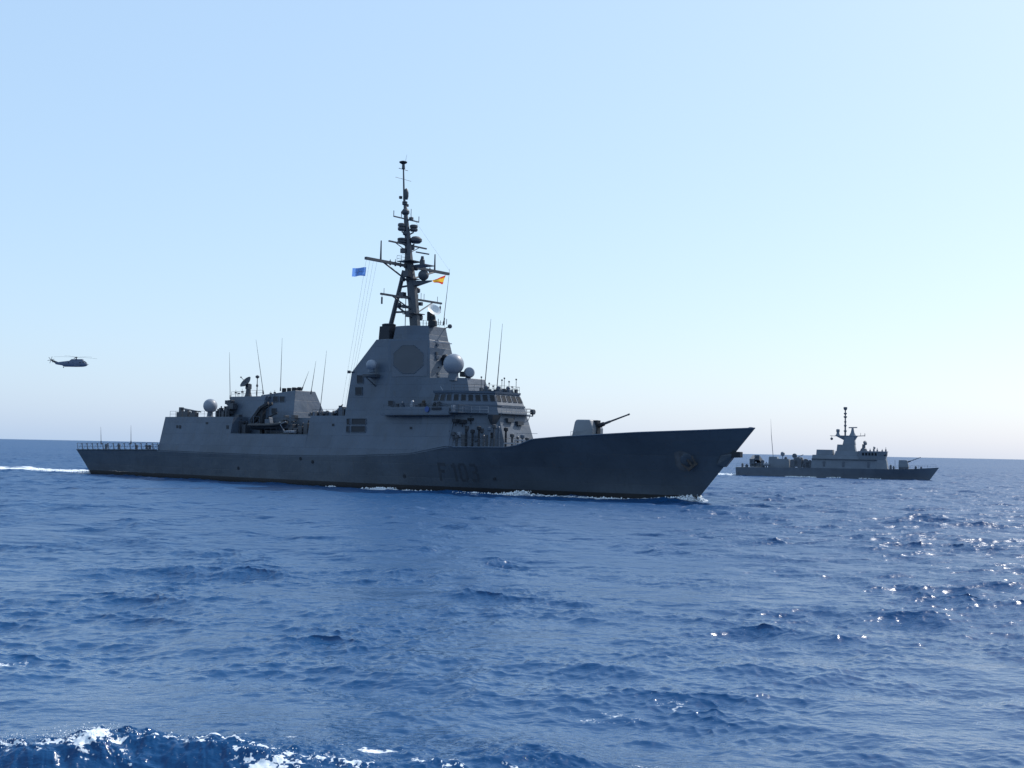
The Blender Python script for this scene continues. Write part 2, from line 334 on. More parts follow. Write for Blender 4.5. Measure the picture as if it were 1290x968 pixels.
def hull_pt(s, z):
    X1 = LOA0+(LOA1-LOA0)*s; X0 = XW*s; zt = I(X1, *ZT); t = z/zt
    bw = float(hull_half(X0)); bt = I(X1, *BT)
    if z < 0: return X0+(X1-X0)*t*.6, bw*(1+.10*t*3), z
    return X0+(X1-X0)*t, bw+(bt-bw)*t**1.25, z
def hull_side(X, z):
    s = (X+3)/145
    for _ in range(12):
        x, y, _z = hull_pt(s, z); s += (X-x)/140
    return hull_pt(s, z)[1]
def loft_hull(z0, z1, name, ma, cap, rows=9, out=0.0, s0=0., s1=1.):
    ss = np.linspace(s0, s1, 131); vs = []
    for s in ss:
        X1 = LOA0+(LOA1-LOA0)*s; zt = I(X1, *ZT); top = zt if z1 is None else z1
        for j in range(rows):
            z = z0+(top-z0)*j/(rows-1); x, y, _ = hull_pt(s, z); vs.append((x, -y-out, z))
    nS = len(ss); k = len(vs); vs2 = vs+[(a, -b, c) for a, b, c in vs]; fs = []
    for i in range(nS-1):
        for j in range(rows-1):
            a = i*rows+j; fs.append((a, a+rows, a+rows+1, a+1)); fs.append((k+a, k+a+1, k+a+rows+1, k+a+rows))
    if cap:
        for i in range(nS-1):
            a = i*rows+rows-1; fs.append((a, a+rows, k+a+rows, k+a))
        for j in range(rows-1): fs.append((j, j+1, k+j+1, k+j)); e = (nS-1)*rows+j; fs.append((e, k+e, k+e+1, e+1))
    mb = MB(); mb.add(vs2, fs); return mb.build(name, ma, FR, smooth=True)
loft_hull(.8, None, 'hull', 'hull', True, 12)
loft_hull(-1.2, .795, 'waterline_band', 'black', False, 4, .0)
# gunwale capping
def edge_line(x0, x1, n, out=.03, dz=.03):
    pts = []
    for i in range(n+1):
        X = x0+(x1-x0)*i/n; pts.append((X, -I(X, *BT)-out, I(X, *ZT)+dz))
    return pts
for sg in (1, -1): MB().path([(a, b*sg, c) for a, b, c in edge_line(97.2, 141.4, 60)], .09).build('gunwale', 'grey', FR)
for sg in (1, -1): MB().path([(a, b*sg, c) for a, b, c in edge_line(-3.5, 24, 16)], .12).build('deck_edge', 'mast', FR)
# hull number
def strokes(polys, x0, z0, ht, wd):
    mb = MB()
    for (u0_, v0_, u1_, v1_) in polys:
        nu, nv = max(1, int((u1_-u0_)*wd/.25)), max(1, int((v1_-v0_)*ht/.25)); vs = []
        for i in range(nu+1):
            for j in range(nv+1):
                u_, v_ = u0_+(u1_-u0_)*i/nu, v0_+(v1_-v0_)*j/nv; x, z = x0+u_*wd, z0+v_*ht
                vs.append((x, -hull_side(x, z)-.035, z))
        mb.add(vs, [(i*(nv+1)+j, (i+1)*(nv+1)+j, (i+1)*(nv+1)+j+1, i*(nv+1)+j+1) for i in range(nu) for j in range(nv)])
    return mb
GL = {'F': [(0, 0, .28, 1), (.28, .82, 1, 1), (.28, .45, .8, .61)], '1': [(.4, 0, .68, 1), (.15, .74, .4, .9)],
      '0': [(0, .12, .26, .88), (.74, .12, 1, .88), (.12, .0, .88, .12), (.12, .88, .88, 1), (.0, .1, .0, .1)],
      '3': [(.1, 0, .86, .16), (.1, .84, .86, 1), (.3, .43, .8, .58), (.72, .14, 1, .45), (.72, .56, 1, .86)]}
for ch, xo in zip('F103', (93.6, 95.9, 97.4, 99.4)):
    strokes([p for p in GL[ch] if p[2] > p[0]], xo, 1.65, 2.7, 1.45).build('hull_number', 'number', FR)

# ---- side walls above the knuckle (they lean inwards)
YT = 8.05
def side_block(x0, x1, zt, name, ma='grey', n=14, aft=0, ytop=None, fwd=0):
    lo = []; hi = []; yt = ytop or YT
    for i in range(n+1):
        X = x0+(x1-x0)*i/n; zb = I(X, *ZT); yb = I(X, *BT)
        z_ = zt; y_ = yb+(YT-yb)*(z_-zb)/(11.4-zb)
        xx = X+(aft if i == 0 else 0)+(fwd if i == n else 0)
        lo.append((X, yb-.015, zb-.25)); hi.append((xx, y_, z_))
    vs = [(a, -b, c) for a, b, c in lo]+[(a, -b, c) for a, b, c in hi]+lo+hi; k = n+1; fs = []
    for i in range(n):
        fs += [(i, i+1, k+i+1, k+i), (2*k+i+1, 2*k+i, 3*k+i, 3*k+i+1), (k+i, k+i+1, 3*k+i+1, 3*k+i), (i, 2*k+i, 2*k+i+1, i+1)]
    fs += [(0, k, 3*k, 2*k), (n, 2*k+n, 3*k+n, k+n)]
    return MB().add(vs, fs).build(name, ma, FR)
side_block(24.3, 44.7, 11.3, 'hangar', aft=.5)
side_block(44.7, 64.7, 8.35, 'boat_bay_side', aft=0)
side_block(64.7, 96.3, 11.45, 'superstructure_side')
# bay back wall
MB().prism([(44, -5.2, 8.3), (65, -5.2, 8.3), (65, 5.2, 8.3), (44, 5.2, 8.3)], [(44, -5.0, 11.2), (65, -5.0, 11.2), (65, 5.0, 11.2), (44, 5.0, 11.2)]).build('boat_bay_wall', 'grey', FR)
# small openings on the side
def side_y(X, z): 
    zb = I(X, *ZT); yb = I(X, *BT); return yb+(YT-yb)*(z-zb)/(11.4-zb)
def side_panel(px0, py0, px1, py1, name, ma='dark', frame=False, inset=.03):
    vs = []
    for (a, b) in ((px0, py1), (px1, py1), (px1, py0), (px0, py0)):
        y = -8.6
        for _ in range(6): p = at(a, b, y); y = -side_y(p.x, p.z)-inset
        vs.append((p.x, y, p.z))
    mb = MB(); mb.prism(vs, [(a, b+.06, c) for a, b, c in vs]); o = mb.build(name, ma, FR)
    if frame:
        f = MB(); c4 = [Vector(v)+Vector((0, -.03, 0)) for v in vs]
        for i in range(4): f.tube(c4[i], c4[(i+1) % 4], .05, n=4)
        f.build('frame', 'grey', o)
    return o
for c in ((436.7, 527.5, 440.7, 535), (443, 527.5, 461, 535), (436.2, 537, 440.2, 544.7), (442.5, 537, 460.5, 544.7)):
    o = side_panel(*c, 'louvre', frame=True)
    a, b = (c[0], c[2])
for c in ((418, 534, 421, 537), (516, 538, 519, 541), (222, 536, 224.5, 539.5), (225.5, 536, 228, 540), (259, 532, 262, 534.5), (285, 536, 288, 540.5)):
    side_panel(*c, 'scuttle')
for (px_, py_) in ((507, 600), (380, 578), (395, 582), (612, 603), (300, 590)):
    p = at(px_, py_, -9); y = -hull_side(p.x, p.z)
    MB().lathe((p.x, y+.05, p.z), [(.28, 0), (.3, .1), (.2, .1)], 12, (0, -1, -.1)).build('scupper', 'dark', FR)

# ---- stern flight deck: nets, frames, whips
for k in range(15):
    X = -3.0+k*1.87
    for sg in (-1, 1):
        y = sg*(I(X, *BT)+.05); z = I(X, *ZT)
        f = MB(); f.path([(X, y, z), (X, y+sg*.25, z+1.35), (X+1.6, y+sg*.25, z+1.35), (X+1.6, y, z)], .045)
        f.path([(X, y+sg*.12, z+.7), (X+1.6, y+sg*.12, z+.7)], .03); f.tube((X, y, z), (X+1.6, y+sg*.25, z+1.35), .02, n=4)
        f.build('deck_net_frame', 'mast', FR)
def whip(a, b, r=.055, ma='mast'):
    a, b = Vector(a), Vector(b); mid = a.lerp(b, .55)
    mb = MB(); mb.tube(a, a+(b-a).normalized()*.7, r*2.2, r*1.6); mb.tube(a, mid, r, r*.75); mb.tube(mid, b, r*.7, r*.28)
    return mb.build('whip_antenna', ma, FR)
for (bx, by, tx_, ty_, y) in ((127.4, 560, 127, 538, -7), (165, 560, 165, 536, -7),
    (290, 503, 289, 444, -4), (332, 497, 322.5, 428, -2), (353.2, 493, 355.5, 426, -2), (391.5, 497, 398, 455, -.8), (380, 492, 389, 468, 0),
    (403, 519, 411.5, 442, -2), (610, 494, 618.5, 402, 0), (625.6, 494, 633, 408, 2), (558.4, 410, 566.5, 339, 1.5)):
    whip(at(bx, by, y), at(tx_, ty_, y), .075 if bx > 600 else .06)
# bollards and gear on the flight deck
for px_ in (134, 150, 172, 185, 189):
    p = at(px_, 561, -5); MB().lathe((p.x, -5, 4.7), [(.28, 0), (.28, .9), (.36, 1.0), (.3, 1.3)], 10).build('bollard', 'grey', FR)

# ---- hangar roof gear
def rail(pts, h=1.05, r=.03, step=1.6, name='railing', parent=FR, ma='mast'):
    mb = MB()
    for a, b in zip(pts, pts[1:]):
        a, b = Vector(a), Vector(b); L_ = (b-a).length; n = max(1, int(L_/step))
        for hh in (h, h*.5): mb.tube(a+Vector((0, 0, hh)), b+Vector((0, 0, hh)), r*.8, n=5)
        for i in range(n+1): p = a.lerp(b, i/n); mb.tube(p, p+Vector((0, 0, h)), r, n=5)
    return mb.build(name, ma, parent)
rail([(26, -7.9, 11.3), (43, -7.9, 11.3)])
rail([(65, -7.9, 11.45), (71.5, -7.9, 11.45)])
def radome(c, r, base_h, name='radome', rb=.7, zs=1.0, ma='radome'):
    o = MB().lathe(c, [(r*math.sin(t)*1.0, -r*zs*math.cos(t)) for t in np.linspace(.55, math.pi, 15)], 28).build(name, ma, FR, smooth=True)
    MB().lathe((c[0], c[1], c[2]-r*zs*.85-base_h), [(r*rb, 0), (r*rb*.85, .2), (r*rb*.75, base_h)], 18).build('pedestal', 'grey', o, smooth=True)
    return o
p = at(265, 511.5, -4); radome(p, 1.3, .9, rb=.5, ma='radome')
# crane and capstans on the hangar roof
b_ = MB(); p = at(228, 524, -5); b_.box(p.x-.6, p.x+1.2, -5.6, -4.4, 11.2, 12.3); b_.box(p.x-.3, p.x+.4, -5.3, -4.7, 12.3, 13.2); b_.tube((p.x, -5, 13.0), (p.x+6, -5, 12.3), .16, .1)
b_.build('deck_crane', 'mast', FR)
for (px_, hh, wd_) in ((236, 1.1, 1.4), (245, .9, 1.6), (275, 1.2, .5), (279, 1.7, .4), (283, 1.0, .7), (287, 1.5, .4)):
    p = at(px_, 524, -5.5); q = MB(); q.box(p.x-wd_/2, p.x+wd_/2, -6, -5.2, 11.25, 11.3+hh); q.lathe((p.x, -5.6, 11.3+hh), [(wd_*.3, 0), (wd_*.34, .25), (.05, .35)], 10)
    q.build('deck_locker', 'mast', FR, bevel=.04)
# ---- aft funnel house: low aft part, tall forward part with sloped front
def poly(pts, z): return [(a, b, z) for a, b in pts]
def house(name, lo, hi, z0, z1, ma='grey', parent=FR, bevel=.05):
    return MB().prism(poly(lo, z0) if not len(lo[0]) == 3 else lo, poly(hi, z1) if not len(hi[0]) == 3 else hi).build(name, ma, parent, bevel=bevel)
a0 = at(291, 500, -3.5); a1 = at(330, 498, -3.5)
aft_house = house('aft_deckhouse', [(a0.x-1.2, -4.4), (a1.x+1, -4.4), (a1.x+1, 4.4), (a0.x-1.2, 4.4)], [(a0.x, -3.5), (a1.x+1, -3.5), (a1.x+1, 3.5), (a0.x, 3.5)], 11.2, a0.z)
f0 = at(329, 498, -2.2); f1 = at(352, 493.5, -2.2); f2 = at(372, 492, -2.2)
ft = [(f0.x, 2.2), (f0.x, -2.2), (f1.x, -2.2), (f2.x, -2.2), (f2.x, 2.0)]
fl = [(f0.x-.6, -4.2, 8.3), (f2.x+1.6, -4.2, 8.3), (f2.x+3.6, 4.0, 8.3), (f0.x-.6, 4.2, 8.3)]
fh = [(f0.x, -2.2, f0.z), (f2.x, -2.2, f2.z), (f2.x+.3, 2.2, f2.z+.0), (f0.x, 2.2, f0.z)]
funnel = MB().prism(fl, fh).build('aft_funnel', 'grey', FR, bevel=.06)
for k in range(5):
    MB().lathe((f2.x-1.2-k*.9, (-1.2, .6, -1, .9, -.6)[k], f2.z-.2), [(.4, 0), (.4, .7+.2*(k % 2)), (.3, .75+.2*(k % 2))], 12).build('exhaust_pipe', 'dark', FR)
def face_panel(pxs, lo3, hi3, name, ma='dark', parent=FR, frm=True, th=.08):
    """panel lying on the quad spanned by two bottom and two top corners (each a 3-vector), given in photo extents"""
    o3 = Vector(lo3[0]); e1 = Vector(lo3[1])-o3; e2 = Vector(hi3[0])-o3; nrm = e1.cross(e2).normalized()
    vs = []
    C0 = Vector((0, 0, CAM_H))
    for (a, b) in pxs:
        d = fw*FPX+rt*(a-CX)-up*(b-CY)
        dl = Vector((d.dot(fe), d.dot(fn_), d.z)); cl = Vector(((C0-fo_).dot(fe), (C0-fo_).dot(fn_), C0.z))
        t = (o3-cl).dot(nrm)/dl.dot(nrm); vs.append(cl+dl*t)
    if nrm.dot(cl-o3) < 0: nrm = -nrm
    mb = MB(); mb.prism([v-nrm*.02 for v in vs], [v+nrm*th for v in vs]); o = mb.build(name, ma, parent)
    if frm:
        f = MB(); q = [v+nrm*(th) for v in vs]
        for i in range(len(q)): f.tube(q[i], q[(i+1) % len(q)], .045, n=4)
        f.build('frame', 'grey', o)
    return o
FS = ((fl[0], fl[1]), (fh[0], fh[1])); FS2 = FS
def R4(x0, y0, x1, y1): return [(x0, y1), (x1, y1), (x1, y0), (x0, y0)]
for c in ((345, 500, 351.2, 507), (353.2, 500, 359.6, 507), (343, 515, 349, 522)): face_panel(R4(*c), *FS, 'intake_grille', 'dark', th=.2)
# lattice platform, dish and pole sensor on the aft house
p = at(311, 483, -2); q = MB(); dax = Vector((-.12, -.75, .62)).normalized()
dish = MB().lathe(p, [(.05, 0), (.5, .06), (.9, .2), (1.2, .42), (1.24, .42), (.9, .12), (.4, -.08), (.05, -.12)], 24, dax).build('dish_antenna', 'mast', FR, smooth=True)
MB().tube(p+dax*.1, p+dax*1.6, .05).box(p.x+dax.x*1.6-.1, p.x+dax.x*1.6+.1, -2+dax.y*1.6-.1, -2+dax.y*1.6+.1, p.z+dax.z*1.6-.1, p.z+dax.z*1.6+.12).build('feed_horn', 'mast', dish)
MB().lathe((p.x+.5, -2, a0.z), [(.7, 0), (.55, .5), (.45, 1.0), (.4, p.z-a0.z-.1)], 14).box(p.x+.1, p.x+.9, -2.4, -1.6, p.z-1.1, p.z-.2).build('dish_pedestal', 'mast', dish)
p = at(324.3, 475, -2); MB().tube((p.x, -2, a0.z), p, .1, .07).lathe((p.x, -2, p.z-.3), [(.1, 0), (.36, .2), (.34, .45), (.1, .6)], 12).lathe((p.x, -2, (p.z+a0.z)/2), [(.15, 0), (.22, .2), (.1, .5)], 10).build('sensor_pole', 'mast', FR)
rail([(a0.x, -3.4, a0.z), (a1.x, -3.4, a1.z)], .9)
for (px_, h_) in ((297, 1.3), (301, 1.0), (305, 1.5), (341, .9), (346, 1.1)):
    p = at(px_, 497, -2.5); MB().tube((p.x, -2.5, 14.8), (p.x, -2.5, a0.z+h_), .05, .03).box(p.x-.15, p.x+.15, -2.65, -2.35, a0.z+h_*.5, a0.z+h_*.7).build('small_antenna', 'mast', FR)
# lumpy gear at the aft end of the house
q = MB()
for i in range(9):
    px_ = random.uniform(286, 300); py_ = random.uniform(505, 523); p = at(px_, py_, -4.6); s_ = random.uniform(.25, .55)
    q.box(p.x-s_, p.x+s_, -5.2, -4.2, p.z-s_, p.z+s_)
q.build('ventilation_trunk', 'mast', FR, bevel=.05)
# ---- boat bay: davit, boat rests inside
dv = MB()
pa, pb, pc = at(316, 531, -6.4), at(328, 514, -6.4), at(338, 508, -6.4)
for dy in (0, .9):
    o_ = Vector((0, dy, 0)); dv.beam(pa+o_, pb+o_, .35, .55); dv.beam(pb+o_, pc+o_, .3, .45)
dv.beam(at(333, 545, -6), at(333, 511, -6), .5, .5) if False else dv.box(pb.x-.1, pb.x+.5, -6.3, -5.6, 8.3, pb.z)
dv.tube(pc, at(338, 528, -6.4), .04)
dv.tube(pb, at(322, 530, -6.4), .04)
dv.build('boat_davit', 'dark', FR)
for (px_, py_, hh) in ((300, 545, 2.2), (307, 545, 1.6), (366, 545, 1.7), (372, 545, 1.1), (378, 545, 1.4), (385, 545, 1.9)):
    p = at(px_, py_, -6.8); q = MB(); q.box(p.x-.5, p.x+.5, -6.9, -5.9, 8.35, 8.35+hh); q.tube((p.x, -6.4, 8.3+hh), (p.x+.3, -6.4, 8.9+hh), .12)
    q.build('bay_locker', 'mast', FR, bevel=.05)
rb2 = random.Random(12)
for k in range(16):
    px_ = rb2.uniform(298, 386); py_ = rb2.uniform(524, 543); p = at(px_, py_, -5.7); w_ = rb2.uniform(.2, .5); q = MB()
    if k % 4 == 0: q.tube((p.x-w_*2, -5.6, p.z), (p.x+w_*3, -5.9, p.z+rb2.uniform(-.8, .8)), .12)
    else: q.box(p.x-w_, p.x+w_, -5.9, -5.05, p.z-w_*.7, p.z+w_*.8)
    q.build('bay_fitting', ('dark', 'mast')[k % 2], FR, bevel=.03)
for (px_) in (362, 366, 371): # white liferaft canisters by the bay
    p = at(px_, 543.5, -7.4); MB().lathe((p.x, -7.6, 8.75), [(.1, -.5), (.25, -.45), (.27, .45), (.1, .5)], 12, (1, 0, 0)).build('liferaft_canister', 'radome', FR, smooth=True)
rail([(53.5, -8.3, 8.35), (64, -8.2, 8.35)], 1.0, .03, 1.4)
# sloping rails/ladders
for (x0_, y0_, x1_, y1_) in ((358, 543, 353, 535), (353, 535, 360, 531)):
    MB().tube(at(x0_, y0_, -8), at(x1_, y1_, -8), .06).build('ladder', 'radome', FR)

# ---- missile launchers before the tower
for k, (x_, y_, sg) in enumerate(((66.2, -2.2, 1), (68.6, 1.8, -1))):
    q = MB()
    for i in range(2):
        for j in range(2):
            c = Vector((x_+i*.62, y_, 12.1+j*.55)); q.tube(c+Vector((0, -2.2*sg, -.5)), c+Vector((0, 2.2*sg, .35)), .25, n=10)
    q.box(x_-.4, x_+1.0, y_-1.3, y_+1.3, 11.4, 11.9)
    q.build('missile_launcher', 'mast', FR)
for k in range(22):
    px_ = 392+k*2.3; yv = -6.9+random.uniform(-.4, 1.4); p = at(px_, 520, yv); h_ = random.uniform(.35, .9)+(.9 if px_ > 424 else 0)*random.uniform(.4, 1.2); w_ = random.uniform(.15, .45)
    q = MB(); q.box(p.x-w_, p.x+w_, yv-w_, yv+w_, 11.4, 11.4+h_)
    if k % 3 == 0: q.lathe((p.x, yv, 11.4+h_), [(w_*.8, 0), (w_*.8, .15), (w_*.3, .3)], 10)
    if k % 3 == 1: q.tube((p.x-w_, yv, 11.4+h_*.8), (p.x+w_*2.2, yv, 11.4+h_*1.1), .1)
    q.build('deck_fitting', ('mast', 'dark', 'grey')[k % 3], FR, bevel=.03)

# ---- radar tower
tz0, tz1, tz2, tz3 = 11.4, 18.6, 24.0, 26.0
A_lo = [(72.6, -7.9, 11.35), (83.6, -7.9, 11.35), (88.2, -4.45, 11.35), (88.2, 4.45, 11.35), (83.6, 7.9, 11.35), (72.6, 7.9, 11.35)]
sh = at(443, 469, -6.9); tp = at(474, 428, -6.2)
zA, zB = sh.z, tp.z
def lerp3(a, b, t): return tuple(a[i]+(b[i]-a[i])*t for i in range(3))
A_hi = [(tp.x, -6.2, zB), (80.2, -6.2, zB), (85.75, -2.4, zB), (85.75, 2.4, zB), (80.2, 6.2, zB), (tp.x, 6.2, zB)]
# keep the slanted corner faces flat: put their lower aft corner on the plane of the other three
_n = (Vector(A_hi[2])-Vector(A_lo[2])).cross(Vector(A_hi[1])-Vector(A_lo[2]))
_x = A_lo[2][0]-(_n.y*(-7.9-A_lo[2][1]))/_n.x
A_lo[1] = (_x, -7.9, 11.35); A_lo[4] = (_x, 7.9, 11.35); print('corner x', _x)
tt = (zA-11.35)/(zB-11.35)
A_md = [(sh.x, -7.9+1.7*tt, zA)] + [lerp3(A_lo[i], A_hi[i], tt) for i in (1, 2, 3, 4)] + [(sh.x, 7.9-1.7*tt, zA)]
A_bl = [(72.1, -7.7, 14.0), *[lerp3(A_lo[i], A_hi[i], (14-11.35)/(zB-11.35)) for i in (1, 2, 3, 4)], (72.1, 7.7, 14.0)]
mb = MB(); vs = A_lo+A_md+A_hi; n6 = 6; fs = []
for L_ in (0, 1):
    for i in range(6): fs.append((L_*6+i, L_*6+(i+1) % 6, L_*6+6+(i+1) % 6, L_*6+6+i))
fs += [tuple(range(6))[::-1], tuple(range(12, 18))]
mb.add(vs, fs); tower = mb.build('radar_tower', 'grey', FR, bevel=.08)
# top block
tb = house('tower_top_block', [(79.4, -4.2), (82.6, -4.2), (85.6, -2.35), (85.6, 2.35), (82.6, 4.2), (79.4, 4.2)], [(79.7, -3.9), (82.3, -3.9), (85.2, -2.05), (85.2, 2.05), (82.3, 3.9), (79.7, 3.9)], zB-.02, 26.0)
# phased array octagons on the slanted corner faces
SF = ((A_lo[1], A_lo[2]), (A_hi[1], A_hi[2]))
octp = []
for t in range(8):
    an = math.pi/8+t*math.pi/4; octp.append((514.5+19.5*math.cos(an)*1.04, 453+18*math.sin(an)*1.06))
face_panel(octp, *SF, 'radar_array', 'radar', tower, frm=True, th=.12)
face_panel([(494, 475), (538, 474), (539, 429), (492, 430)], *SF, 'array_surround', mat('array_surround_paint', (.066, .084, .115), .5), tower, frm=False, th=.05)
# fittings on the tower's front face
FF = ((A_lo[2], A_lo[3]), (A_hi[2], A_hi[3]))
for k in range(8):
    t = (k+random.uniform(-.4, .4))/7.5; p = lerp3(lerp3(A_lo[2], A_lo[3], .35), lerp3(A_hi[2], A_hi[3], .35), .35+.6*t)
    s_ = random.uniform(.1, .4); yo_ = random.uniform(-.5, .5); MB().box(p[0]-.25, p[0]+.22, p[1]+yo_-s_, p[1]+yo_+s_, p[2]-s_*.8, p[2]+s_*random.uniform(.5, 1.6)).build('cable_box', ('mast', 'grey')[k % 2], tower)
p = lerp3(lerp3(A_lo[2], A_lo[3], .5), lerp3(A_hi[2], A_hi[3], .5), .78)
MB().lathe((p[0]+.2, p[1], p[2]), [(.1, 0), (.45, .2), (.5, .8), (.2, 1.1)], 12, (1, 0, 0)).box(p[0]-.1, p[0]+.8, p[1]-.15, p[1]+.15, p[2]-1.2, p[2]).build('optical_sensor', 'dark', tower)
MB().box(p[0]-.1, p[0]+.35, -2.0, 2.0, p[2]+2.3, p[2]+2.42).build('catwalk', 'radome', tower)
# louvres, satcom ledge on the starboard side
TS = ((A_lo[0], A_lo[1]), (A_hi[0], A_hi[1]))
for c in ((450, 473, 458, 483), (448, 488, 456.5, 498), (489.5, 505, 496, 511.5)): face_panel(R4(*c), *TS, 'louvre', 'dark', tower, frm=True)
p = at(468, 460, -8.0); radome(p, .85, .45)
q = at(462, 468, -8); q2 = at(479, 472, -7)
MB().prism([(q.x, -8.9, q.z-1.0), (q2.x, -8.0, q.z-1.0), (q2.x, -6.2, q.z-1.0), (q.x, -6.2, q.z-1.0)], [(q.x, -8.9, q.z-.5), (q2.x, -8.2, q.z-.5), (q2.x, -6.2, q.z-.5), (q.x, -6.2, q.z-.5)]).tube((q.x+.5, -8.6, q.z-1), (q.x+1.5, -7, q.z-2.6), .1).build('sensor_platform', 'mast', FR)
p = at(439.5, 469, -7); MB().tube(p, (p.x+1.2, -7, p.z), .09).box(p.x-.15, p.x+.2, -7.2, -6.8, p.z-.2, p.z+.25).build('aft_light', 'mast', FR)
# exhausts on tower top
p = at(489, 426, -3.2)
MB().prism([(p.x-1.0, -4.4, 23.9), (p.x+1.4, -4.4, 23.9), (p.x+1.4, -2.0, 23.9), (p.x-1.0, -2.0, 23.9)], [(p.x-.9, -4.3, 26.1), (p.x+1.2, -4.3, 26.1), (p.x+1.2, -2.1, 26.1), (p.x-.9, -2.1, 26.1)]).lathe((p.x+.1, -3.2, 26.1), [(1.1, 0), (1.15, .35), (.9, .45)], 16).lathe((p.x+1.7, -3.2, 23.9), [(.35, 0), (.35, 1.5), (.2, 1.6)], 10).build('funnel_uptake', 'dark', FR)
MB().prism([(p.x-1.0, 4.4, 23.9), (p.x+1.4, 4.4, 23.9), (p.x+1.4, 2.0, 23.9), (p.x-1.0, 2.0, 23.9)], [(p.x-.9, 4.3, 26.1), (p.x+1.2, 4.3, 26.1), (p.x+1.2, 2.1, 26.1), (p.x-.9, 2.1, 26.1)]).build('funnel_uptake', 'dark', FR)
p = at(510, 426, -3); MB().prism([(p.x-.9, -3.9, 23.9), (p.x+.9, -3.9, 23.9), (p.x+.9, -2.1, 23.9), (p.x-.9, -2.1, 23.9)], [(p.x-.45, -3.4, 25.2), (p.x+.45, -3.4, 25.2), (p.x+.45, -2.6, 25.2), (p.x-.45, -2.6, 25.2)]).tube((p.x, -3, 25), (p.x, -3, 30.5), .06).build('antenna_base', 'dark', FR)
# illuminator dish (white) on the tower front top
p = at(546.5, 391.5, -1.5); dax = Vector((.74, -.34, .55)).normalized()
dish = MB().lathe(p, [(.04, -.1), (.6, .0), (1.05, .26), (1.1, .26), (.65, -.1), (.1, -.25)], 26, dax).build('tracking_dish', 'dish', FR, smooth=True)
MB().lathe((p.x-.2, -1.5, 25.95), [(.75, 0), (.7, .8), (.5, 1.0), (.45, 1.6)], 14).box(p.x-.9, p.x-.3, -2.1, -.9, 26.8, p.z-.2).tube((p.x-.6, -1.5, p.z-.3), p-dax*.2, .2).build('dish_mount', 'dark', dish)
for px_, h_ in ((533, .9), (537, .6), (552, .9), (555, .6), (560, 1.0), (562.5, .8)):
    p = at(px_, 409, -2); MB().tube((p.x, -2, 26), (p.x, -2, 26.1+h_), .05).build('short_aerial', 'mast', FR)
p = at(566, 411.5, 1.8); MB().tube((p.x-1, 1.8, 25.9), (p.x+.1, 1.8, p.z), .08).lathe((p.x, 1.8, p.z), [(.12, 0), (.35, .05), (.35, .3), (.1, .35)], 12, (1, -.3, 0)).build('wind_sensor', 'mast', FR)
rail([(84, -3.2, 26), (85, -1.9, 26), (85, 1.9, 26)], .8, .025, 1)

# ---- main mast
W = .138
def mp_(px, py, y=0): return at(px, py, y)
mast = empty('mast_root', (0, 0, 0)); bpy.data.objects.remove(mast)
cols = [(523, 411, 6.2), (519, 361, 5.8), (515, 332, 5.3), (514.8, 322, 4.4), (513.8, 302, 3.6), (512.0, 283, 2.9), (510.6, 262, 2.0), (509, 250, 1.2)]
mb = MB(); prv = None
for px_, py_, hw in cols:
    c = mp_(px_, py_); r = hw*W; ring = [(c.x+r*math.cos(t)*1.1, r*math.sin(t)*1.1, c.z) for t in [math.pi/8+k*math.pi/4 for k in range(8)]]
    if prv: mb.prism(prv, ring)
    prv = ring
mast = mb.build('mast', 'mast', FR, smooth=True)
mb = MB(); mb.tube(mp_(509, 250), mp_(508.3, 213), .16, .12); mb.tube(mp_(508.3, 213), mp_(508.2, 205), .28, .22)
mb.build('top_pole', 'mast', mast)
p = mp_(508, 205); MB().lathe((p.x, 0, p.z), [(.3, -.25), (.65, -.05), (.66, .12), (.3, .25)], 18).tube((p.x+.5, 0, p.z), mp_(512.5, 195), .025, .012).build('masthead_antenna', 'dark', mast)
def cross(px0, py0, px1, py1, xc, wd, ht, name='yard', parent=None):
    """a yard running athwartships: ends found on the plane x = xc"""
    C0 = Vector((0, 0, CAM_H)); out = []
    for a, b in ((px0, py0), (px1, py1)):
        d = fw*FPX+rt*(a-CX)-up*(b-CY); t = (fo_+fe*xc-C0).dot(fe)/d.dot(fe); P = C0+d*t; out.append(Vector((xc, (P-fo_).dot(fn_), P.z)))
    z = (out[0].z+out[1].z)/2; hy = (out[1].y-out[0].y)/2
    a, b = Vector((xc, -hy, z)), Vector((xc, hy, z)); c = Vector((xc, 0, z))
    mb = MB(); mb.beam(a, c, wd, ht); mb.beam(c+Vector((0, .001, 0)), b, wd, ht)
    o = mb.build(name, 'mast', parent or mast); return o, a, b
# arms seen across the picture
for (pxa, pxb, py_, w_) in ((503, 513, 213.7, .05), (499.5, 517, 226, .035)):
    a = mp_(508.2, py_); hy = (pxb-pxa)/2/ (7.3*.64); MB().tube((a.x, -hy, a.z), (a.x, hy, a.z), w_).build('cross_arm', 'mast', mast)
y1, ya, yb = cross(461, 329.4, 565.7, 341.8, mp_(515, 334).x, .5, .42)
y2, yc, yd = cross(480.5, 372.8, 557, 380.5, mp_(519, 376).x, .32, .3)
y3, ye, yf = cross(488.4, 307.5, 535.8, 309.5, mp_(514, 309).x, .3, .22)
y4, yg, yh = cross(495.8, 274.4, 527.5, 278.3, mp_(512, 276.5).x, .2, .18)
print('yards', ya, yb, yc, yd, ye, yf, yg, yh)
for b0_, b1_, r_ in ((ya.lerp(yb, .2)-Vector((0, 0, .1)), mp_(517, 357, -.3), .14), (ya.lerp(yb, .84), mp_(521, 351, .3), .14), (yc.lerp(yd, .17), mp_(520, 392, -.3), .11),
                    (yc.lerp(yd, .86), mp_(523, 396, .3), .11), (ye.lerp(yf, .15), mp_(514, 318), .07), (ye.lerp(yf, .82), mp_(514, 320), .07)):
    MB().tube(b0_, b1_, r_).build('yard_brace', 'mast', mast)
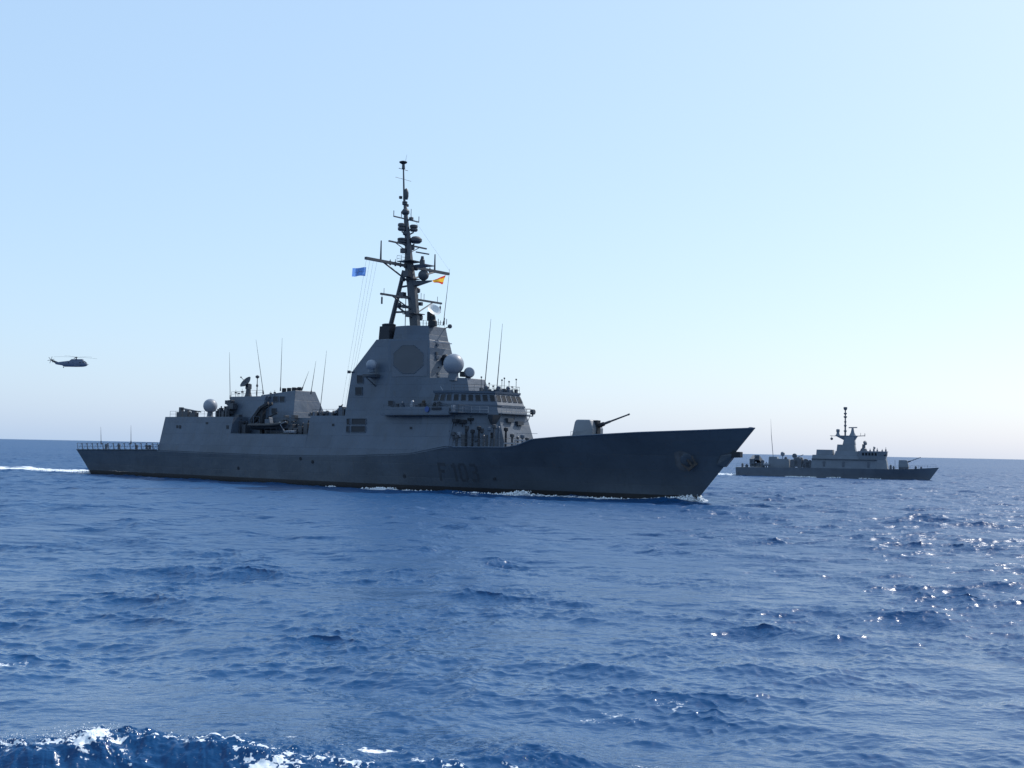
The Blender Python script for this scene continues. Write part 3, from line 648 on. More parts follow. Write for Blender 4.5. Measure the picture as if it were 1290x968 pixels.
# rear leg of the mast
la, lb = mp_(492, 411, -.6), mp_(509, 341, -.3); MB().tube(la, lb, .4, .34).build('mast_leg', 'mast', mast)
for t0, pxm, pym in ((.25, 519, 393), (.36, 519, 388), (.38, 520, 402), (.7, 516, 360)):
    MB().tube(la.lerp(lb, t0), mp_(pxm, pym, -.2), .17).build('leg_strut', 'mast', mast)
# platform with boxes, radome on the mast
q = mp_(533.5, 347, -.2); MB().ball(q, .88, 20).build('mast_radome', 'radar', mast, smooth=True)
a, b = mp_(519, 362, 0), mp_(544, 353.5, 0)
MB().prism([(a.x, -.6, a.z), (a.x, .6, a.z), (b.x, .12, b.z-.15), (b.x, -.12, b.z-.15)], [(a.x, -.6, a.z+1.0), (a.x, .6, a.z+1.0), (b.x, .12, b.z), (b.x, -.12, b.z)]).build('gaff_bracket', 'mast', mast)
# navigation radar above the yard
c = mp_(532, 330, 0)
MB().lathe((c.x, 0, c.z-.6), [(.45, 0), (.4, .9), (.3, 1.0), (.22, 1.5)], 12).build('radar_pedestal', 'mast', mast)
ra, rb_ = mp_(524.5, 317.8), mp_(540, 320.5); MB().beam(ra, rb_, .3, .22).build('radar_bar', 'mast', mast)
MB().box(c.x-1.6, c.x+1.6, -1.2, 1.2, c.z-.75, c.z-.6).build('radar_platform', 'mast', mast)
# upright aerials on the main yard
zup = Vector((0, 0, 1))
for fr_, h_, r_ in ((.17, 3.3, .16), (.82, 2.9, .16)):
    b0 = ya.lerp(yb, fr_); MB().tube(b0, b0+zup*h_, r_, r_*.6).build('yard_aerial', 'mast', mast)
for fr_ in (.28, .34, .40, .45, .55, .6, .66, .7, .76):
    b0 = ya.lerp(yb, fr_); MB().tube(b0, b0+zup*random.uniform(.5, 1.2), .05).box(b0.x-.1, b0.x+.1, b0.y-.1, b0.y+.1, b0.z-.4, b0.z+.35).build('small_aerial', 'mast', mast)
for fr_ in (.05, .35, .6, .65, .7, .93):
    b0 = yc.lerp(yd, fr_); MB().tube(b0, b0+zup*random.uniform(.7, 1.2), .04).build('small_aerial', 'mast', mast)
for e_ in (yc, yd):
    b0 = e_*1.0; b0.y *= .96; MB().tube(b0, b0-zup*.5, .03).tube(b0-zup*.5, b0-zup*1.6, .14).build('hanging_aerial', 'mast', mast)
for e_ in (yg, yh):
    MB().tube(e_, e_+zup*.95, .06).build('yard_aerial', 'mast', mast)
for fr_ in (.3, .68): b0 = yg.lerp(yh, fr_); MB().tube(b0, b0+zup*(.9 if fr_ < .5 else 1.9), .05).build('yard_aerial', 'mast', mast)
def sensor(px0, py0, px1, py1, y, name='sensor_box', rnd=False):
    a, b = at(px0, py1, y), at(px1, py0, y); w2 = (b.x-a.x)/2; cxx = (a.x+b.x)/2; hz = b.z-a.z
    w2 = w2*.72
    if rnd: return MB().lathe((cxx, y, a.z), [(w2*.7, 0), (w2, hz*.25), (w2, hz*.6), (w2*.6, hz*.92), (w2*.2, hz)], 16).build(name, 'mast', mast, smooth=True)
    return MB().lathe((cxx, y, a.z), [(w2*.8, 0), (w2, hz*.12), (w2, hz*.42), (w2*.7, hz*.46), (w2*.7, hz*.54), (w2, hz*.58), (w2, hz*.92), (w2*.8, hz)], 10).build(name, 'mast', mast)
for (a, b, c, d, yy, r_) in ((500.5, 299.5, 512, 307, -.9, 0), (516, 297, 532, 307.5, 1.0, 1), (501, 281, 511, 291.5, -.9, 0), (516, 283, 526.5, 292.5, .9, 0), (506, 262, 516, 271.5, 0, 1), (506.5, 253.5, 513.5, 259, 0, 0), (508.5, 237, 515, 252, .3, 1), (502.5, 247, 507, 251, -.3, 0)):
    sensor(a, b, c, d, yy, rnd=bool(r_))
for (pxa, pya, y_) in ((506, 292, -.9), (521, 293, .9), (506, 307, -.9), (522, 308, .9)):
    b0 = at(pxa, pya, y_); MB().tube(b0, mp_(513.5, pya+4), .12).build('sensor_bracket', 'mast', mast)
for k, (px_, py_, y_, s_) in enumerate(((507, 372, -.9, .5), (526, 366, 1.0, .45), (513, 345, -1.1, .55), (524, 338, 1.0, .4), (507, 352, -.8, .35), (519, 312, .8, .45), (508, 316, -.8, .4), (510, 294, -.6, .35), (518, 276, .5, .3), (507, 268, -.4, .25), (513, 259, .4, .22), (529, 400, 1.1, .5), (515, 396, -1.2, .45), (503, 384, -.6, .35), (530, 383, .9, .3))):
    b0 = at(px_, py_, y_); q = MB()
    if k % 2: q.lathe(b0, [(s_*.6, -s_), (s_, -s_*.6), (s_, s_*.5), (s_*.5, s_)], 12)
    else: q.box(b0.x-s_, b0.x+s_, y_-s_*.8, y_+s_*.8, b0.z-s_, b0.z+s_*.9)
    q.tube(b0, mp_(514+(py_-300)*.06, py_+3), .1); q.build('mast_equipment', 'mast', mast, bevel=.03)
for hgt_, hw_ in ((352, 1.0), (330, 1.5), (396, 1.3)):
    c = mp_(514+(hgt_-300)*.075, hgt_); MB().box(c.x-hw_, c.x+hw_, -hw_, hw_, c.z-.06, c.z+.06).build('mast_platform', 'mast', mast)
    rail([(c.x+hw_, -hw_, c.z), (c.x-hw_, -hw_, c.z), (c.x-hw_, hw_, c.z)], .95, .025, .9, parent=mast)
# halyards from the main yard to the deck
q = MB()
for fr_, pxd, pyd in ((.01, 430, 515), (.05, 434, 515), (.09, 437, 512), (.13, 440, 508)):
    q.tube(ya.lerp(yb, fr_), at(pxd, pyd, -6.5), .012, n=4)
q.tube(mp_(510, 260), at(566, 341, yb.y), .01, n=4)
q.build('halyards', 'mast', mast)
# ---- wing platform (long ledge) with bulwark
l0, l1 = at(480, 522, -9.0), at(566, 522, -9.0)
MB().box(l0.x, l1.x, -9.15, -7.2, 11.45, 11.75).prism([(l0.x+.6, -9.1, 11.75), (l1.x-.1, -9.1, 11.75), (l1.x-.1, -8.95, 11.75), (l0.x+.6, -8.95, 11.75)], [(l0.x+1.6, -9.0, 12.75), (l1.x-.1, -9.0, 12.75), (l1.x-.1, -8.88, 12.75), (l0.x+1.6, -8.88, 12.75)]).build('bridge_wing_ledge', 'grey', FR)
MB().box(l0.x, l1.x, 7.2, 9.15, 11.45, 11.75).prism([(l0.x+.6, 8.95, 11.75), (l1.x-.1, 8.95, 11.75), (l1.x-.1, 9.1, 11.75), (l0.x+.6, 9.1, 11.75)], [(l0.x+1.6, 8.88, 12.75), (l1.x-.1, 8.88, 12.75), (l1.x-.1, 9, 12.75), (l0.x+1.6, 9, 12.75)]).build('bridge_wing_ledge', 'grey', FR)
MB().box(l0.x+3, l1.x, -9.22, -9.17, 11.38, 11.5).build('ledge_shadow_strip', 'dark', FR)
p = at(538, 515.5, -9.15); t_ = MB().lathe((p.x, -9.12, p.z-.05), [(.24, 0), (.42, 0), (.45, .07), (.42, .14), (.24, .14)], 16, (0, -1, 0)); t_.build('life_ring', mat('ring_blue', (.03, .07, .22), .6), FR)
a, b = at(544, 516.5, -9.1), at(555.5, 513.5, -9.1); MB().box(a.x, b.x, -9.2, -9.08, a.z, b.z).build('slot', 'dark', FR)
for (px_, h_, mm_) in ((500, 1.2, 'mast'), (506, 1.5, 'grey'), (519, 1.8, 'radome'), (528, 1.2, 'mast'), (533, 1.9, 'rust'), (547, 1.3, 'dark'), (552, 1.6, 'mast')):
    p = at(px_, 514, -8.3); MB().box(p.x-.3, p.x+.3, -8.5, -7.9, 11.75, 12.2+h_*.6).lathe((p.x, -8.2, 12.2+h_*.6), [(.25, 0), (.3, .3), (.1, .5)], 10).build('wing_fitting', mm_, FR)
rail([(l0.x+.6, -9.05, 12.7), (l1.x-.5, -9.05, 12.7)], .5, .025, 1.8)

# ---- forward deckhouse below the bridge (chamfered corners, leaning back)
D_lo = [(90, -9.0, 6.6), (96.3, -9.28, 6.6), (102.8, -3.8, 6.6), (102.8, 3.8, 6.6), (96.3, 9.28, 6.6), (90, 9.0, 6.6)]
D_hi = [(90, -8.0, 13.15), (95.4, -8.0, 13.15), (100.6, -3.4, 13.15), (100.6, 3.4, 13.15), (95.4, 8.0, 13.15), (90, 8.0, 13.15)]
fdh = MB().prism(D_lo, D_hi).build('forward_deckhouse', M['grey'], FR, bevel=.06)
# ---- bridge
B_lo = [(91.5, -7.9, 13.15), (95.6, -7.9, 13.15), (100.7, -3.3, 13.15), (100.7, 3.3, 13.15), (95.6, 7.9, 13.15), (91.5, 7.9, 13.15)]
B_hi = [(91.5, -7.2, 14.9), (95.2, -7.2, 14.9), (99.9, -3.0, 14.9), (99.9, 3.0, 14.9), (95.2, 7.2, 14.9), (91.5, 7.2, 14.9)]
br = MB().prism(B_lo, B_hi).build('bridge', 'grey', FR)
def grow(P, k, z): 
    cx_ = sum(p[0] for p in P)/6; return [(cx_+(p[0]-cx_)*k, p[1]*k, z) for p in P]
MB().prism(grow(B_hi, 1.03, 14.9), grow(B_hi, 1.04, 15.25)).build('roof', 'grey', br)
MB().prism(grow(B_lo, 1.02, 13.0), grow(B_lo, 1.02, 13.2)).build('sill', 'grey', br)
def windows_on(lo2, hi2, k, name='window', t0=.32, t1=.86, parent=None, gap=.16):
    a, b = Vector(lo2[0]), Vector(lo2[1]); c, d = Vector(hi2[0]), Vector(hi2[1]); nr_ = (b-a).cross(c-a).normalized()
    if nr_.x < 0 and abs(nr_.x) > .3: nr_ = -nr_
    mid = (a+b)/2
    if nr_.dot(mid-Vector((mid.x-3, 0, mid.z))) < 0: nr_ = -nr_
    for i in range(k):
        u0_, u1_ = (i+gap)/k, (i+1-gap)/k
        def q_(u, t): return a.lerp(b, u).lerp(c.lerp(d, u), t)
        pts = [q_(u0_, t0), q_(u1_, t0), q_(u1_, t1), q_(u0_, t1)]
        o = MB().prism([p-nr_*.05 for p in pts], [p+nr_*.03 for p in pts]).build(name, 'glass', parent)
        f = MB(); pp = [p+nr_*.05 for p in pts]
        for j in range(4): f.tube(pp[j], pp[(j+1) % 4], .028, n=4)
        f.build('frame', 'grey', o)
windows_on((B_lo[0], B_lo[1]), (B_hi[0], B_hi[1]), 3, parent=br)
windows_on((B_lo[1], B_lo[2]), (B_hi[1], B_hi[2]), 6, parent=br)
windows_on((B_lo[2], B_lo[3]), (B_hi[2], B_hi[3]), 5, parent=br)
windows_on((B_lo[4], B_lo[3]), (B_hi[4], B_hi[3]), 6, parent=br)
# bridge roof block with radome
K_lo = [(84, -5.6), (91.8, -5.6), (94.9, -2.6), (94.9, 2.6), (91.8, 5.6), (84, 5.6)]
K_hi = [(84, -4.6), (91.0, -4.6), (93.6, -2.2), (93.6, 2.2), (91.0, 4.6), (84, 4.6)]
house('bridge_roof_block', K_lo, K_hi, 13.1, 17.45)
p = at(571.5, 459, -3.2); radome(p, 1.62, 1.2, rb=.62, zs=1.0)
p = at(591, 470, -.8); fd_ = MB().lathe(p, [(.1, -.1), (.75, .0), (.86, .4), (.7, .9), (.2, 1.05)], 22, (.7, -.7, .1)).build('fire_control_director', 'radome', FR, smooth=True)
MB().lathe((p.x-.2, -.8, 17.4), [(.5, 0), (.35, .4), (.3, p.z-17.4)], 12).box(p.x-1.5, p.x-.3, -1.3, -.3, p.z-.6, p.z+.2).build('pedestal', 'mast', fd_)
for (px_, h_) in ((606, 2.3), (616, 1.4), (621, 1.0), (632, 2.0), (635, 2.3), (641, 1.8), (645, 1.0), (650, 2.2)):
    yv = -3+ (px_-600)*.12; p = at(px_, 496, yv); q = MB(); q.tube((p.x, yv, 15.2), (p.x, yv, 15.3+h_), .05, .04); q.box(p.x-.2, p.x+.2, yv-.2, yv+.2, 15.2, 15.2+h_*.3); q.ball((p.x, yv, 15.2+h_), .14, 8)
    q.build('roof_aerial', 'mast', FR)
for (px_, yv) in ((613, -1), (628, .5), (640, 2)):
    p = at(px_, 497, yv); MB().box(p.x-.6, p.x+.6, yv-.5, yv+.5, 15.2, 15.75).lathe((p.x, yv, 15.75), [(.3, 0), (.35, .3), (.2, .5)], 10).build('roof_locker', 'grey', FR, bevel=.05)
rail([(93.5, -5.6, 15.25), (95.3, -7.1, 15.25), (99.8, -3.1, 15.25), (99.8, 3.1, 15.25), (95.3, 7.1, 15.25)], .95, .025, 1.5)
# side platform and ladder beside the block
MB().tube(at(555, 487, -6), at(559, 495, -6), .06).build('ladder', 'radome', FR)
# bridge wings / lookout platforms with bright handrails
for (y0_, y1_) in ((-9.0, -6.2), (6.2, 9.6)):
    xs = (94.2, 97.9) if y0_ < 0 else (93.5, 97.6)
    o = MB().box(xs[0], xs[1], y0_, y1_, 11.85, 12.0).build('lookout_platform', 'grey', FR)
    e_ = y0_ if y0_ < 0 else y1_
    rail([(xs[0], e_, 12.0), (xs[1], e_, 12.0), (xs[1], y1_ if y0_ < 0 else y0_, 12.0)], 1.0, .035, 1.2, ma='grey')
# catwalk rail round the front of the deckhouse
def on_face(a, b, c, d, u, t): return Vector(a).lerp(Vector(b), u).lerp(Vector(c).lerp(Vector(d), u), t)
cf = (D_lo[1], D_lo[2], D_hi[1], D_hi[2]); ff = (D_lo[2], D_lo[3], D_hi[2], D_hi[3])
def catwalk(face, u0_, u1_, t, dep=.7, z=.1):
    a, b = on_face(*face, u0_, t), on_face(*face, u1_, t); d = (b-a).normalized(); n = Vector((d.y, -d.x, 0)) if face is cf else Vector((1, 0, 0))
    if n.x < 0: n = -n
    mb = MB(); mb.prism([a-n*.2, a+n*dep, b+n*dep, b-n*.2], [a-n*.2+zup*z, a+n*dep+zup*z, b+n*dep+zup*z, b-n*.2+zup*z])
    for u in (u0_, (u0_+u1_)/2, u1_):
        c = on_face(*face, u, t); mb.tube(c+n*dep*.9, on_face(*face, u, t-.12), .05)
    return mb.build('catwalk', 'grey', fdh)
catwalk(cf, .08, .78, .80); catwalk(ff, .0, 1.0, .80)
for face, u0_, u1_ in ((cf, .08, .78), (ff, 0, 1)):
    a_, b_2 = on_face(*face, u0_, .8), on_face(*face, u1_, .8); n_o = Vector((.7, -.7, 0)) if face is cf else Vector((1, 0, 0))
    rail([a_+n_o*.65+zup*.1, b_2+n_o*.65+zup*.1], .95, .03, 1.1, ma='radome', parent=FR)  # rails in a pale colour that stands in for sunlit glints
for (u, t, s_, mm_) in ((.2, .3, .35, 'radome'), (.5, .22, .4, 'grey'), (.62, .4, .3, 'mast'), (.34, .45, .3, 'mast'), (.8, .3, .35, 'dark'), (.9, .5, .25, 'radome')):
    c = on_face(*cf, u, t); MB().box(c.x-s_*.8, c.x+s_*.7, c.y-s_*.7, c.y+s_*.8, c.z-s_, c.z+s_*1.2).build('wall_box', mm_, fdh, bevel=.03)
for (u, t, w_, h_) in ((.28, .16, .42, .95), (.72, .16, .42, .95)):
    c = on_face(*cf, u, t); dv2 = (Vector(D_lo[2])-Vector(D_lo[1])).normalized(); nn_ = Vector((dv2.y, -dv2.x, 0)); nn_ = nn_ if nn_.x > 0 else -nn_
    MB().prism([c-dv2*w_-nn_*.2-zup*h_, c+dv2*w_-nn_*.2-zup*h_, c+dv2*w_+nn_*.2-zup*h_, c-dv2*w_+nn_*.2-zup*h_], [c-dv2*w_-nn_*.3+zup*h_, c+dv2*w_-nn_*.3+zup*h_, c+dv2*w_+nn_*.02+zup*h_, c-dv2*w_+nn_*.02+zup*h_]).build('door', 'mast', fdh)
for (u, t, s_) in ((.12, .62, .8), (.25, .6, 1.0), (.42, .66, .6)):
    c = on_face(*cf, u, t); MB().box(c.x-.3, c.x+s_*.7, c.y-s_*.6, c.y+.3, c.z-.25*s_, c.z+.3*s_).tube(c, c+Vector((.6, -.6, -.7)), .1).build('ladder_locker', 'dark', fdh)
c = on_face(*cf, .86, .68); MB().prism([c+Vector((-.4, -.2, -.8)), c+Vector((.3, -.4, -.8)), c+Vector((.5, .2, -.8))], [c+Vector((-.4, -.6, .6)), c+Vector((1.0, -1.2, .6)), c+Vector((1.2, .6, .6))]).build('bracket', 'mast', fdh)
for (u, t) in ((.3, .66), (.62, .6)):
    c = on_face(*ff, u, t); MB().box(c.x-.3, c.x+.5, c.y-.7, c.y+.7, c.z-.3, c.z+.3).build('wall_box', 'mast', fdh)
q = MB(); c = on_face(*cf, .06, .8); q.box(c.x, c.x+.5, c.y-.5, c.y, c.z, c.z+1.2); q.build('glint_cabinet', 'radome', fdh)  # pale box added as a bright glint, sunlight put into its colour
# searchlight on port wing
MB().lathe((97.4, 9.7, 12.6), [(.3, -.3), (.42, -.25), (.42, .3), (.3, .35)], 14, (1, 0, 0)).tube((97.4, 9.7, 11.9), (97.4, 9.7, 12.4), .1).build('searchlight', 'mast', FR)
# things standing on the fore deck against the house
for i, (px_, h_, y_, mm_) in enumerate(((566, 2.6, -8.6, 'dark'), (571, 2.4, -8.5, 'mast'), (575, 2.0, -8.4, 'mast'), (587, 2.9, -7.6, 'dark'), (595, 2.8, -7.4, 'dark'), (603, 3.3, -7, 'dark'), (609, 2.0, -7, 'mast'), (616, 3.2, -6.5, 'grey'), (622, 3.6, -6, 'mast'), (628, 3.3, -5, 'grey'), (637, 3.2, -4, 'dark'), (645, 2.3, -3, 'mast'), (652, 1.9, -3, 'mast'), (658, 2.2, -2, 'grey'), (664, 1.8, -1, 'mast'))):
    p = at(px_, 561, y_); q = MB(); q.lathe((p.x, y_, 6.6), [(.16, 0), (.16, h_-.6), (.34 if i % 3 else .2, h_-.5), (.34 if i % 3 else .2, h_-.1), (.1, h_)], 10)
    q.build('deck_ventilator', mm_, FR)
rail([(97.0, -9.1, 6.85), (108.5, -8.7, 7.0)], 1.1, .03, 1.5)
for (px_, py_, y_, wd_) in ((645, 559, -6, 3.0), (655, 555, -5, 2.0)):
    p = at(px_, py_, y_); MB().tube((p.x-wd_/2, y_, p.z), (p.x+wd_/2, y_, p.z), .09).tube((p.x-wd_/2, y_, 6.8), (p.x-wd_/2, y_, p.z), .06).tube((p.x+wd_/2, y_, 6.8), (p.x+wd_/2, y_, p.z), .06).build('handrail', 'radome', FR)
MB().tube(at(640, 546, 0), at(677, 546.5, 0), .03).build('stay_wire', 'radome', FR)

# ---- gun on the foredeck
g0 = at(727, 547, 0); g1 = at(757.5, 547, 0); gt = at(740, 529, 0); gx = g0.x; gw = (g1.x-g0.x)
zb = 8.2; zt_ = gt.z
prof = [(0, zb), (0.05, zb+(zt_-zb)*.35), (.10, zb+(zt_-zb)*.88), (.16, zt_), (.72, zt_-.02), (.82, zt_-(zt_-zb)*.28), (.86, zt_-(zt_-zb)*.45), (.84, zb)]
gun = empty('gun_mount_tmp', (0, 0, 0)); bpy.data.objects.remove(gun)
hw = 1.55; mb = MB()
lo = [(gx+gw*u, -hw*(1-.25*max(0, (z-zb)/(zt_-zb)-.3)), z) for u, z in prof]; hi = [(a, -b, c) for a, b, c in lo]
mb.prism(lo, hi); gun = mb.build('gun_shield', M['radome'] if False else mat('gun_shield_paint', (.15, .17, .2), .5), FR, bevel=.18, smooth=False)
MB().lathe((gx+gw*.42, 0, 7.8), [(1.75, 0), (1.75, .55), (1.6, .62)], 28).build('gun_ring', 'mast', gun)
pz = at(756, 536, 0); pe = at(793, 522, 0); d_ = (pe-pz).normalized()
MB().tube(pz-d_*1.2, pz+d_*.7, .34, .3, 12).box(pz.x-1.2, pz.x-.2, -.4, .4, pz.z-1.3, pz.z+.7).lathe(pz-d_*.2, [(.3, 0), (.34, .3), (.26, .6)], 12, d_).build('gun_mantlet', 'dark', gun)
MB().tube(pz, pe, .15, .1, 12).tube(pz+d_*.5, pz+d_*1.8, .2, .17, 12).tube(pe-d_*.25, pe, .13, .13, 12).build('gun_barrel', 'mast', gun)
rail([(at(719, 550, -2).x, -2, 8.3), (at(725, 550, -2).x, -2, 8.3)], 1.0, .03, 1, ma='radome')
# jackstaff fittings and bow chock
MB().lathe((140.9, 0, 9.9), [(.3, 0), (.3, .18), (.1, .22)], 12).build('bow_chock', 'grey', FR)
# ---- bow anchor on the stem, hawse anchor on the bow flare
a0_, a1_ = at(924.5, 577, 0), at(934, 577, 0)
MB().prism([(a0_.x-.1, -.55, 6.05), (a1_.x, -.42, 6.1), (a1_.x, .42, 6.1), (a0_.x-.1, .55, 6.05)], [(a0_.x-.1, -.55, 6.85), (a1_.x, -.42, 6.85), (a1_.x, .42, 6.85), (a0_.x-.1, .55, 6.85)]).build('stem_anchor_head', 'dark', FR, bevel=.08)
q = MB(); q.prism([(136.3, -.75, 5.0), (137.3, -.3, 4.75), (137.3, .3, 4.75), (136.3, .75, 5.0)], [(136.9, -.75, 6.3), (139.0, -.4, 6.75), (139.0, .4, 6.75), (136.9, .75, 6.3)])
q.build('stem_anchor_housing', 'hull', FR, bevel=.1)
p = at(858, 579, -3.6); sy = -hull_side(p.x, p.z)
nv = Vector((.42, -.85, -.3)).normalized()
c0 = Vector((p.x, sy, p.z))
MB().lathe(c0-nv*.1, [(.9, 0), (.95, .16), (.7, .26), (.4, .2)], 20, nv).build('hawse_pipe', 'hull', FR, smooth=True)
an = MB(); dn = Vector((.55, .3, -.75)).normalized(); sdv = nv.cross(dn).normalized()
an.tube(c0+nv*.2, c0+nv*.35+dn*1.1, .17, .14)
cb = c0+nv*.35+dn*1.1
an.beam(cb-sdv*.75, cb+sdv*.75, .4, .35)
for sg in (-1, 1): an.prism([cb+sdv*sg*.75+nv*.15-dn*.1, cb+sdv*sg*.45+nv*.15-dn*.1, cb+sdv*sg*.55-nv*.15-dn*.1], [cb+sdv*sg*1.0-dn*1.2+nv*.2, cb+sdv*sg*.8-dn*1.25+nv*.2, cb+sdv*sg*.9-dn*1.2+nv*.05])
an.build('anchor', 'rust', FR)
# rust stain and dirt shield round the anchor, as thin doubler plates
def hull_patch(pts, name, ma, out=.03):
    vs = []
    for a, b in pts:
        y = -5
        for _ in range(10): p_ = at(a, b, y); y = -hull_side(p_.x, p_.z)-out
        vs.append((p_.x, y, p_.z))
    mb = MB(); c = tuple(sum(v[i] for v in vs)/len(vs) for i in range(3)); cy_ = -hull_side(c[0], c[2])-out
    vv = [(c[0], cy_, c[2])]+vs; mb.add(vv, [(0, i+1, (i+1) % len(vs)+1) for i in range(len(vs))]); return mb.build(name, ma, FR)
hull_patch([(849, 571), (858, 568), (868, 572), (874, 581), (872, 590), (864, 594), (856, 592), (851, 585)], 'anchor_bolster', mat('bolster_paint', (.085, .09, .1), .7, .4, .9))

# =================================================================== things carried by the frigate
def world(p): return fo_+fe*p.x+fn_*p.y+Vector((0, 0, p.z))
# rigid inflatable boat
p0, p1 = at(318, 538, -7.4), at(361, 534, -7.4); Lb = p1.x-p0.x; cb = (p0+p1)/2
bt_o = empty('inflatable_boat', world(Vector((cb.x, -7.3, 9.0))), F_A); tag(bt_o, 'small dark inflatable boat stowed in the side bay of the frigate, under the davit', 'boat')
hl = Lb/2; q = MB(); secs = [(-hl, .75, .1), (-hl*.3, .85, 0), (hl*.3, .8, .05), (hl*.75, .5, .35), (hl, .06, .75)]
prv = None
for x_, b_2, kz in secs:
    ring = [(x_, -b_2, .8+kz*.4), (x_, -b_2*.7, .25+kz), (x_, 0, kz), (x_, b_2*.7, .25+kz), (x_, b_2, .8+kz*.4)]
    if prv: q.prism(prv, ring)
    prv = ring
q.build('boat_hull', 'dark', bt_o)
for sg in (-1, 1):
    MB().path([(-hl, sg*.95, .85), (-hl*.3, sg*1.0, .85), (hl*.35, sg*.95, .9), (hl*.75, sg*.6, 1.1), (hl*1.02, 0, 1.35)], .26, 10).build('tube', 'rubber', bt_o)
MB().box(-.9, .3, -.4, .4, .8, 1.9).prism([(.3, -.4, 1.2), (.5, -.4, 1.2), (.5, .4, 1.2), (.3, .4, 1.2)], [(.1, -.4, 2.2), (.2, -.4, 2.2), (.2, .4, 2.2), (.1, .4, 2.2)]).build('console', 'grey', bt_o, bevel=.04)
MB().path([(-hl*.8, -.7, .9), (-hl*.8, -.6, 2.4), (-hl*.8, .6, 2.4), (-hl*.8, .7, .9)], .06).build('roll_bar', 'grey', bt_o)
MB().box(-hl-.35, -hl+.15, -.35, .35, .7, 1.7).build('engine', 'dark', bt_o, bevel=.08)
q = MB(); q.box(hl*.62, hl*1.02, -.3, .3, 1.3, 1.42); q.build('bow_cover', 'white', bt_o)
# flags
def flag(pxs, y, name, stripes, label, seed, nx=14):
    """stripes: list of (v0, v1, material); cloth hung from its left or right hoist"""
    TL, TR, BR, BL = [at(a, b, y) for a, b in pxs]
    base = world(Vector((BL.x, y, BL.z))); root = empty(name, base, F_A); tag(root, label, 'flag', None)
    off = Vector((BL.x, y, BL.z)); rr = random.Random(seed); ph = rr.uniform(0, 6)
    def pt(u, v):
        a = TL.lerp(TR, u); b = BL.lerp(BR, u); p = b.lerp(a, v)-off
        return p+Vector((0, .22*math.sin(u*7+ph+v*1.5)*min(1, u*3+.2), .06*math.sin(u*9+ph)))
    for (v0, v1, ma_) in stripes:
        vs = []; k = 4
        for i in range(nx+1):
            for j in range(k+1): vs.append(pt(i/nx, v0+(v1-v0)*j/k))
        fs = []
        for i in range(nx):
            for j in range(k): a = i*(k+1)+j; fs += [(a, a+k+1, a+k+2, a+1)]
        MB().add(vs, fs).build('cloth_stripe' if len(stripes) > 1 else 'cloth', ma_, root, smooth=True)
    return root, pt
fb, ptb = flag([(444, 338.5), (462, 336.5), (459, 347.5), (443, 349)], -8.6, 'flag', [(0, 1, 'blue')], 'blue flag with a small white star flying at the left end of the main yard', 3)
q = MB()
for (u0_, v0_, u1_, v1_) in ((.5, .2, .5, .8), (.3, .5, .7, .5)):
    q.tube(ptb(u0_, v0_)+Vector((0, -.05, 0)), ptb(u1_, v1_)+Vector((0, -.05, 0)), .035, n=4)
q.build('star', 'radome', fb)
flag([(545, 353), (562, 347), (559, 358.5), (546, 355.5)], 3.0, 'flag', [(0, .25, 'red'), (.25, .75, 'yellow'), (.75, 1, 'red')], 'red and yellow striped flag flying from the gaff right of the mast', 5)

# =================================================================== PATROL SHIP
PS = empty('patrol_ship', (P_O[0], P_O[1], 0), P_A); tag(PS, 'small grey patrol ship in the distance beyond the frigate bow', 'warship')
PZT = ([-.1, 20, 33, 43, 50, 57.8], [2.55, 2.85, 2.9, 2.95, 3.15, 3.75]); PBT = ([-.1, 10, 25, 40, 48, 54, 57.8], [3.9, 4.1, 4.2, 3.9, 3.0, 1.5, .05]); PBW = ([0, 10, 25, 38, 48, 55.2], [3.6, 3.8, 3.8, 3.0, 1.3, 0.02])
ss = np.linspace(0, 1, 50); vs = []; rows = 7
for s in ss:
    X1 = -.1+57.9*s; X0 = 55.2*s; zt = I(X1, *PZT)
    for j in range(rows):
        z = -.8+(zt+.8)*j/(rows-1); t = z/zt
        bw, bt2 = I(X0, *PBW), I(X1, *PBT)
        y = bw+(bt2-bw)*max(t, 0)**1.2; vs.append((X0+(X1-X0)*max(t, -.1), -y, z))
k = len(vs); vs2 = vs+[(a, -b, c) for a, b, c in vs]; fs = []
for i in range(len(ss)-1):
    for j in range(rows-1):
        a = i*rows+j; fs += [(a, a+rows, a+rows+1, a+1), (k+a, k+a+1, k+a+rows+1, k+a+rows)]
    a = i*rows+rows-1; fs.append((a, a+rows, k+a+rows, k+a))
for j in range(rows-1): fs.append((j, j+1, k+j+1, k+j))
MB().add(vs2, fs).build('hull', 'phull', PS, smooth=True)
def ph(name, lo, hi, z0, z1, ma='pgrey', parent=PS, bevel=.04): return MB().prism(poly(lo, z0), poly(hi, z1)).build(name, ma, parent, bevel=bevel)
def rect(x0, x1, y): return [(x0, -y), (x1, -y), (x1, y), (x0, y)]
def taper(x0, x1, y, f0=0, f1=0, dy=0): return [(x0+f0, -y+dy), (x1-f1, -y+dy), (x1-f1, y-dy), (x0+f0, y-dy)]
ph('lower_deckhouse', [(22.2, -3.9), (41, -3.7), (43.8, -2.2), (43.8, 2.2), (41, 3.7), (22.2, 3.9)], [(22.4, -3.5), (40.8, -3.4), (43.4, -2.0), (43.4, 2.0), (40.8, 3.4), (22.4, 3.5)], 2.7, 5.6)
ph('upper_deckhouse', rect(22.4, 36.3, 3.0), taper(22.4, 36.3, 3.0, .1, 0, .3), 5.6, 6.75)
ph('funnel_box', rect(23.5, 28.3, 2.3), taper(23.5, 28.3, 2.3, .1, .1, .2), 6.75, 8.3)
ph('mast_house', rect(28.8, 36.2, 2.5), taper(28.8, 36.2, 2.5, .3, 0, .3), 6.75, 8.0)
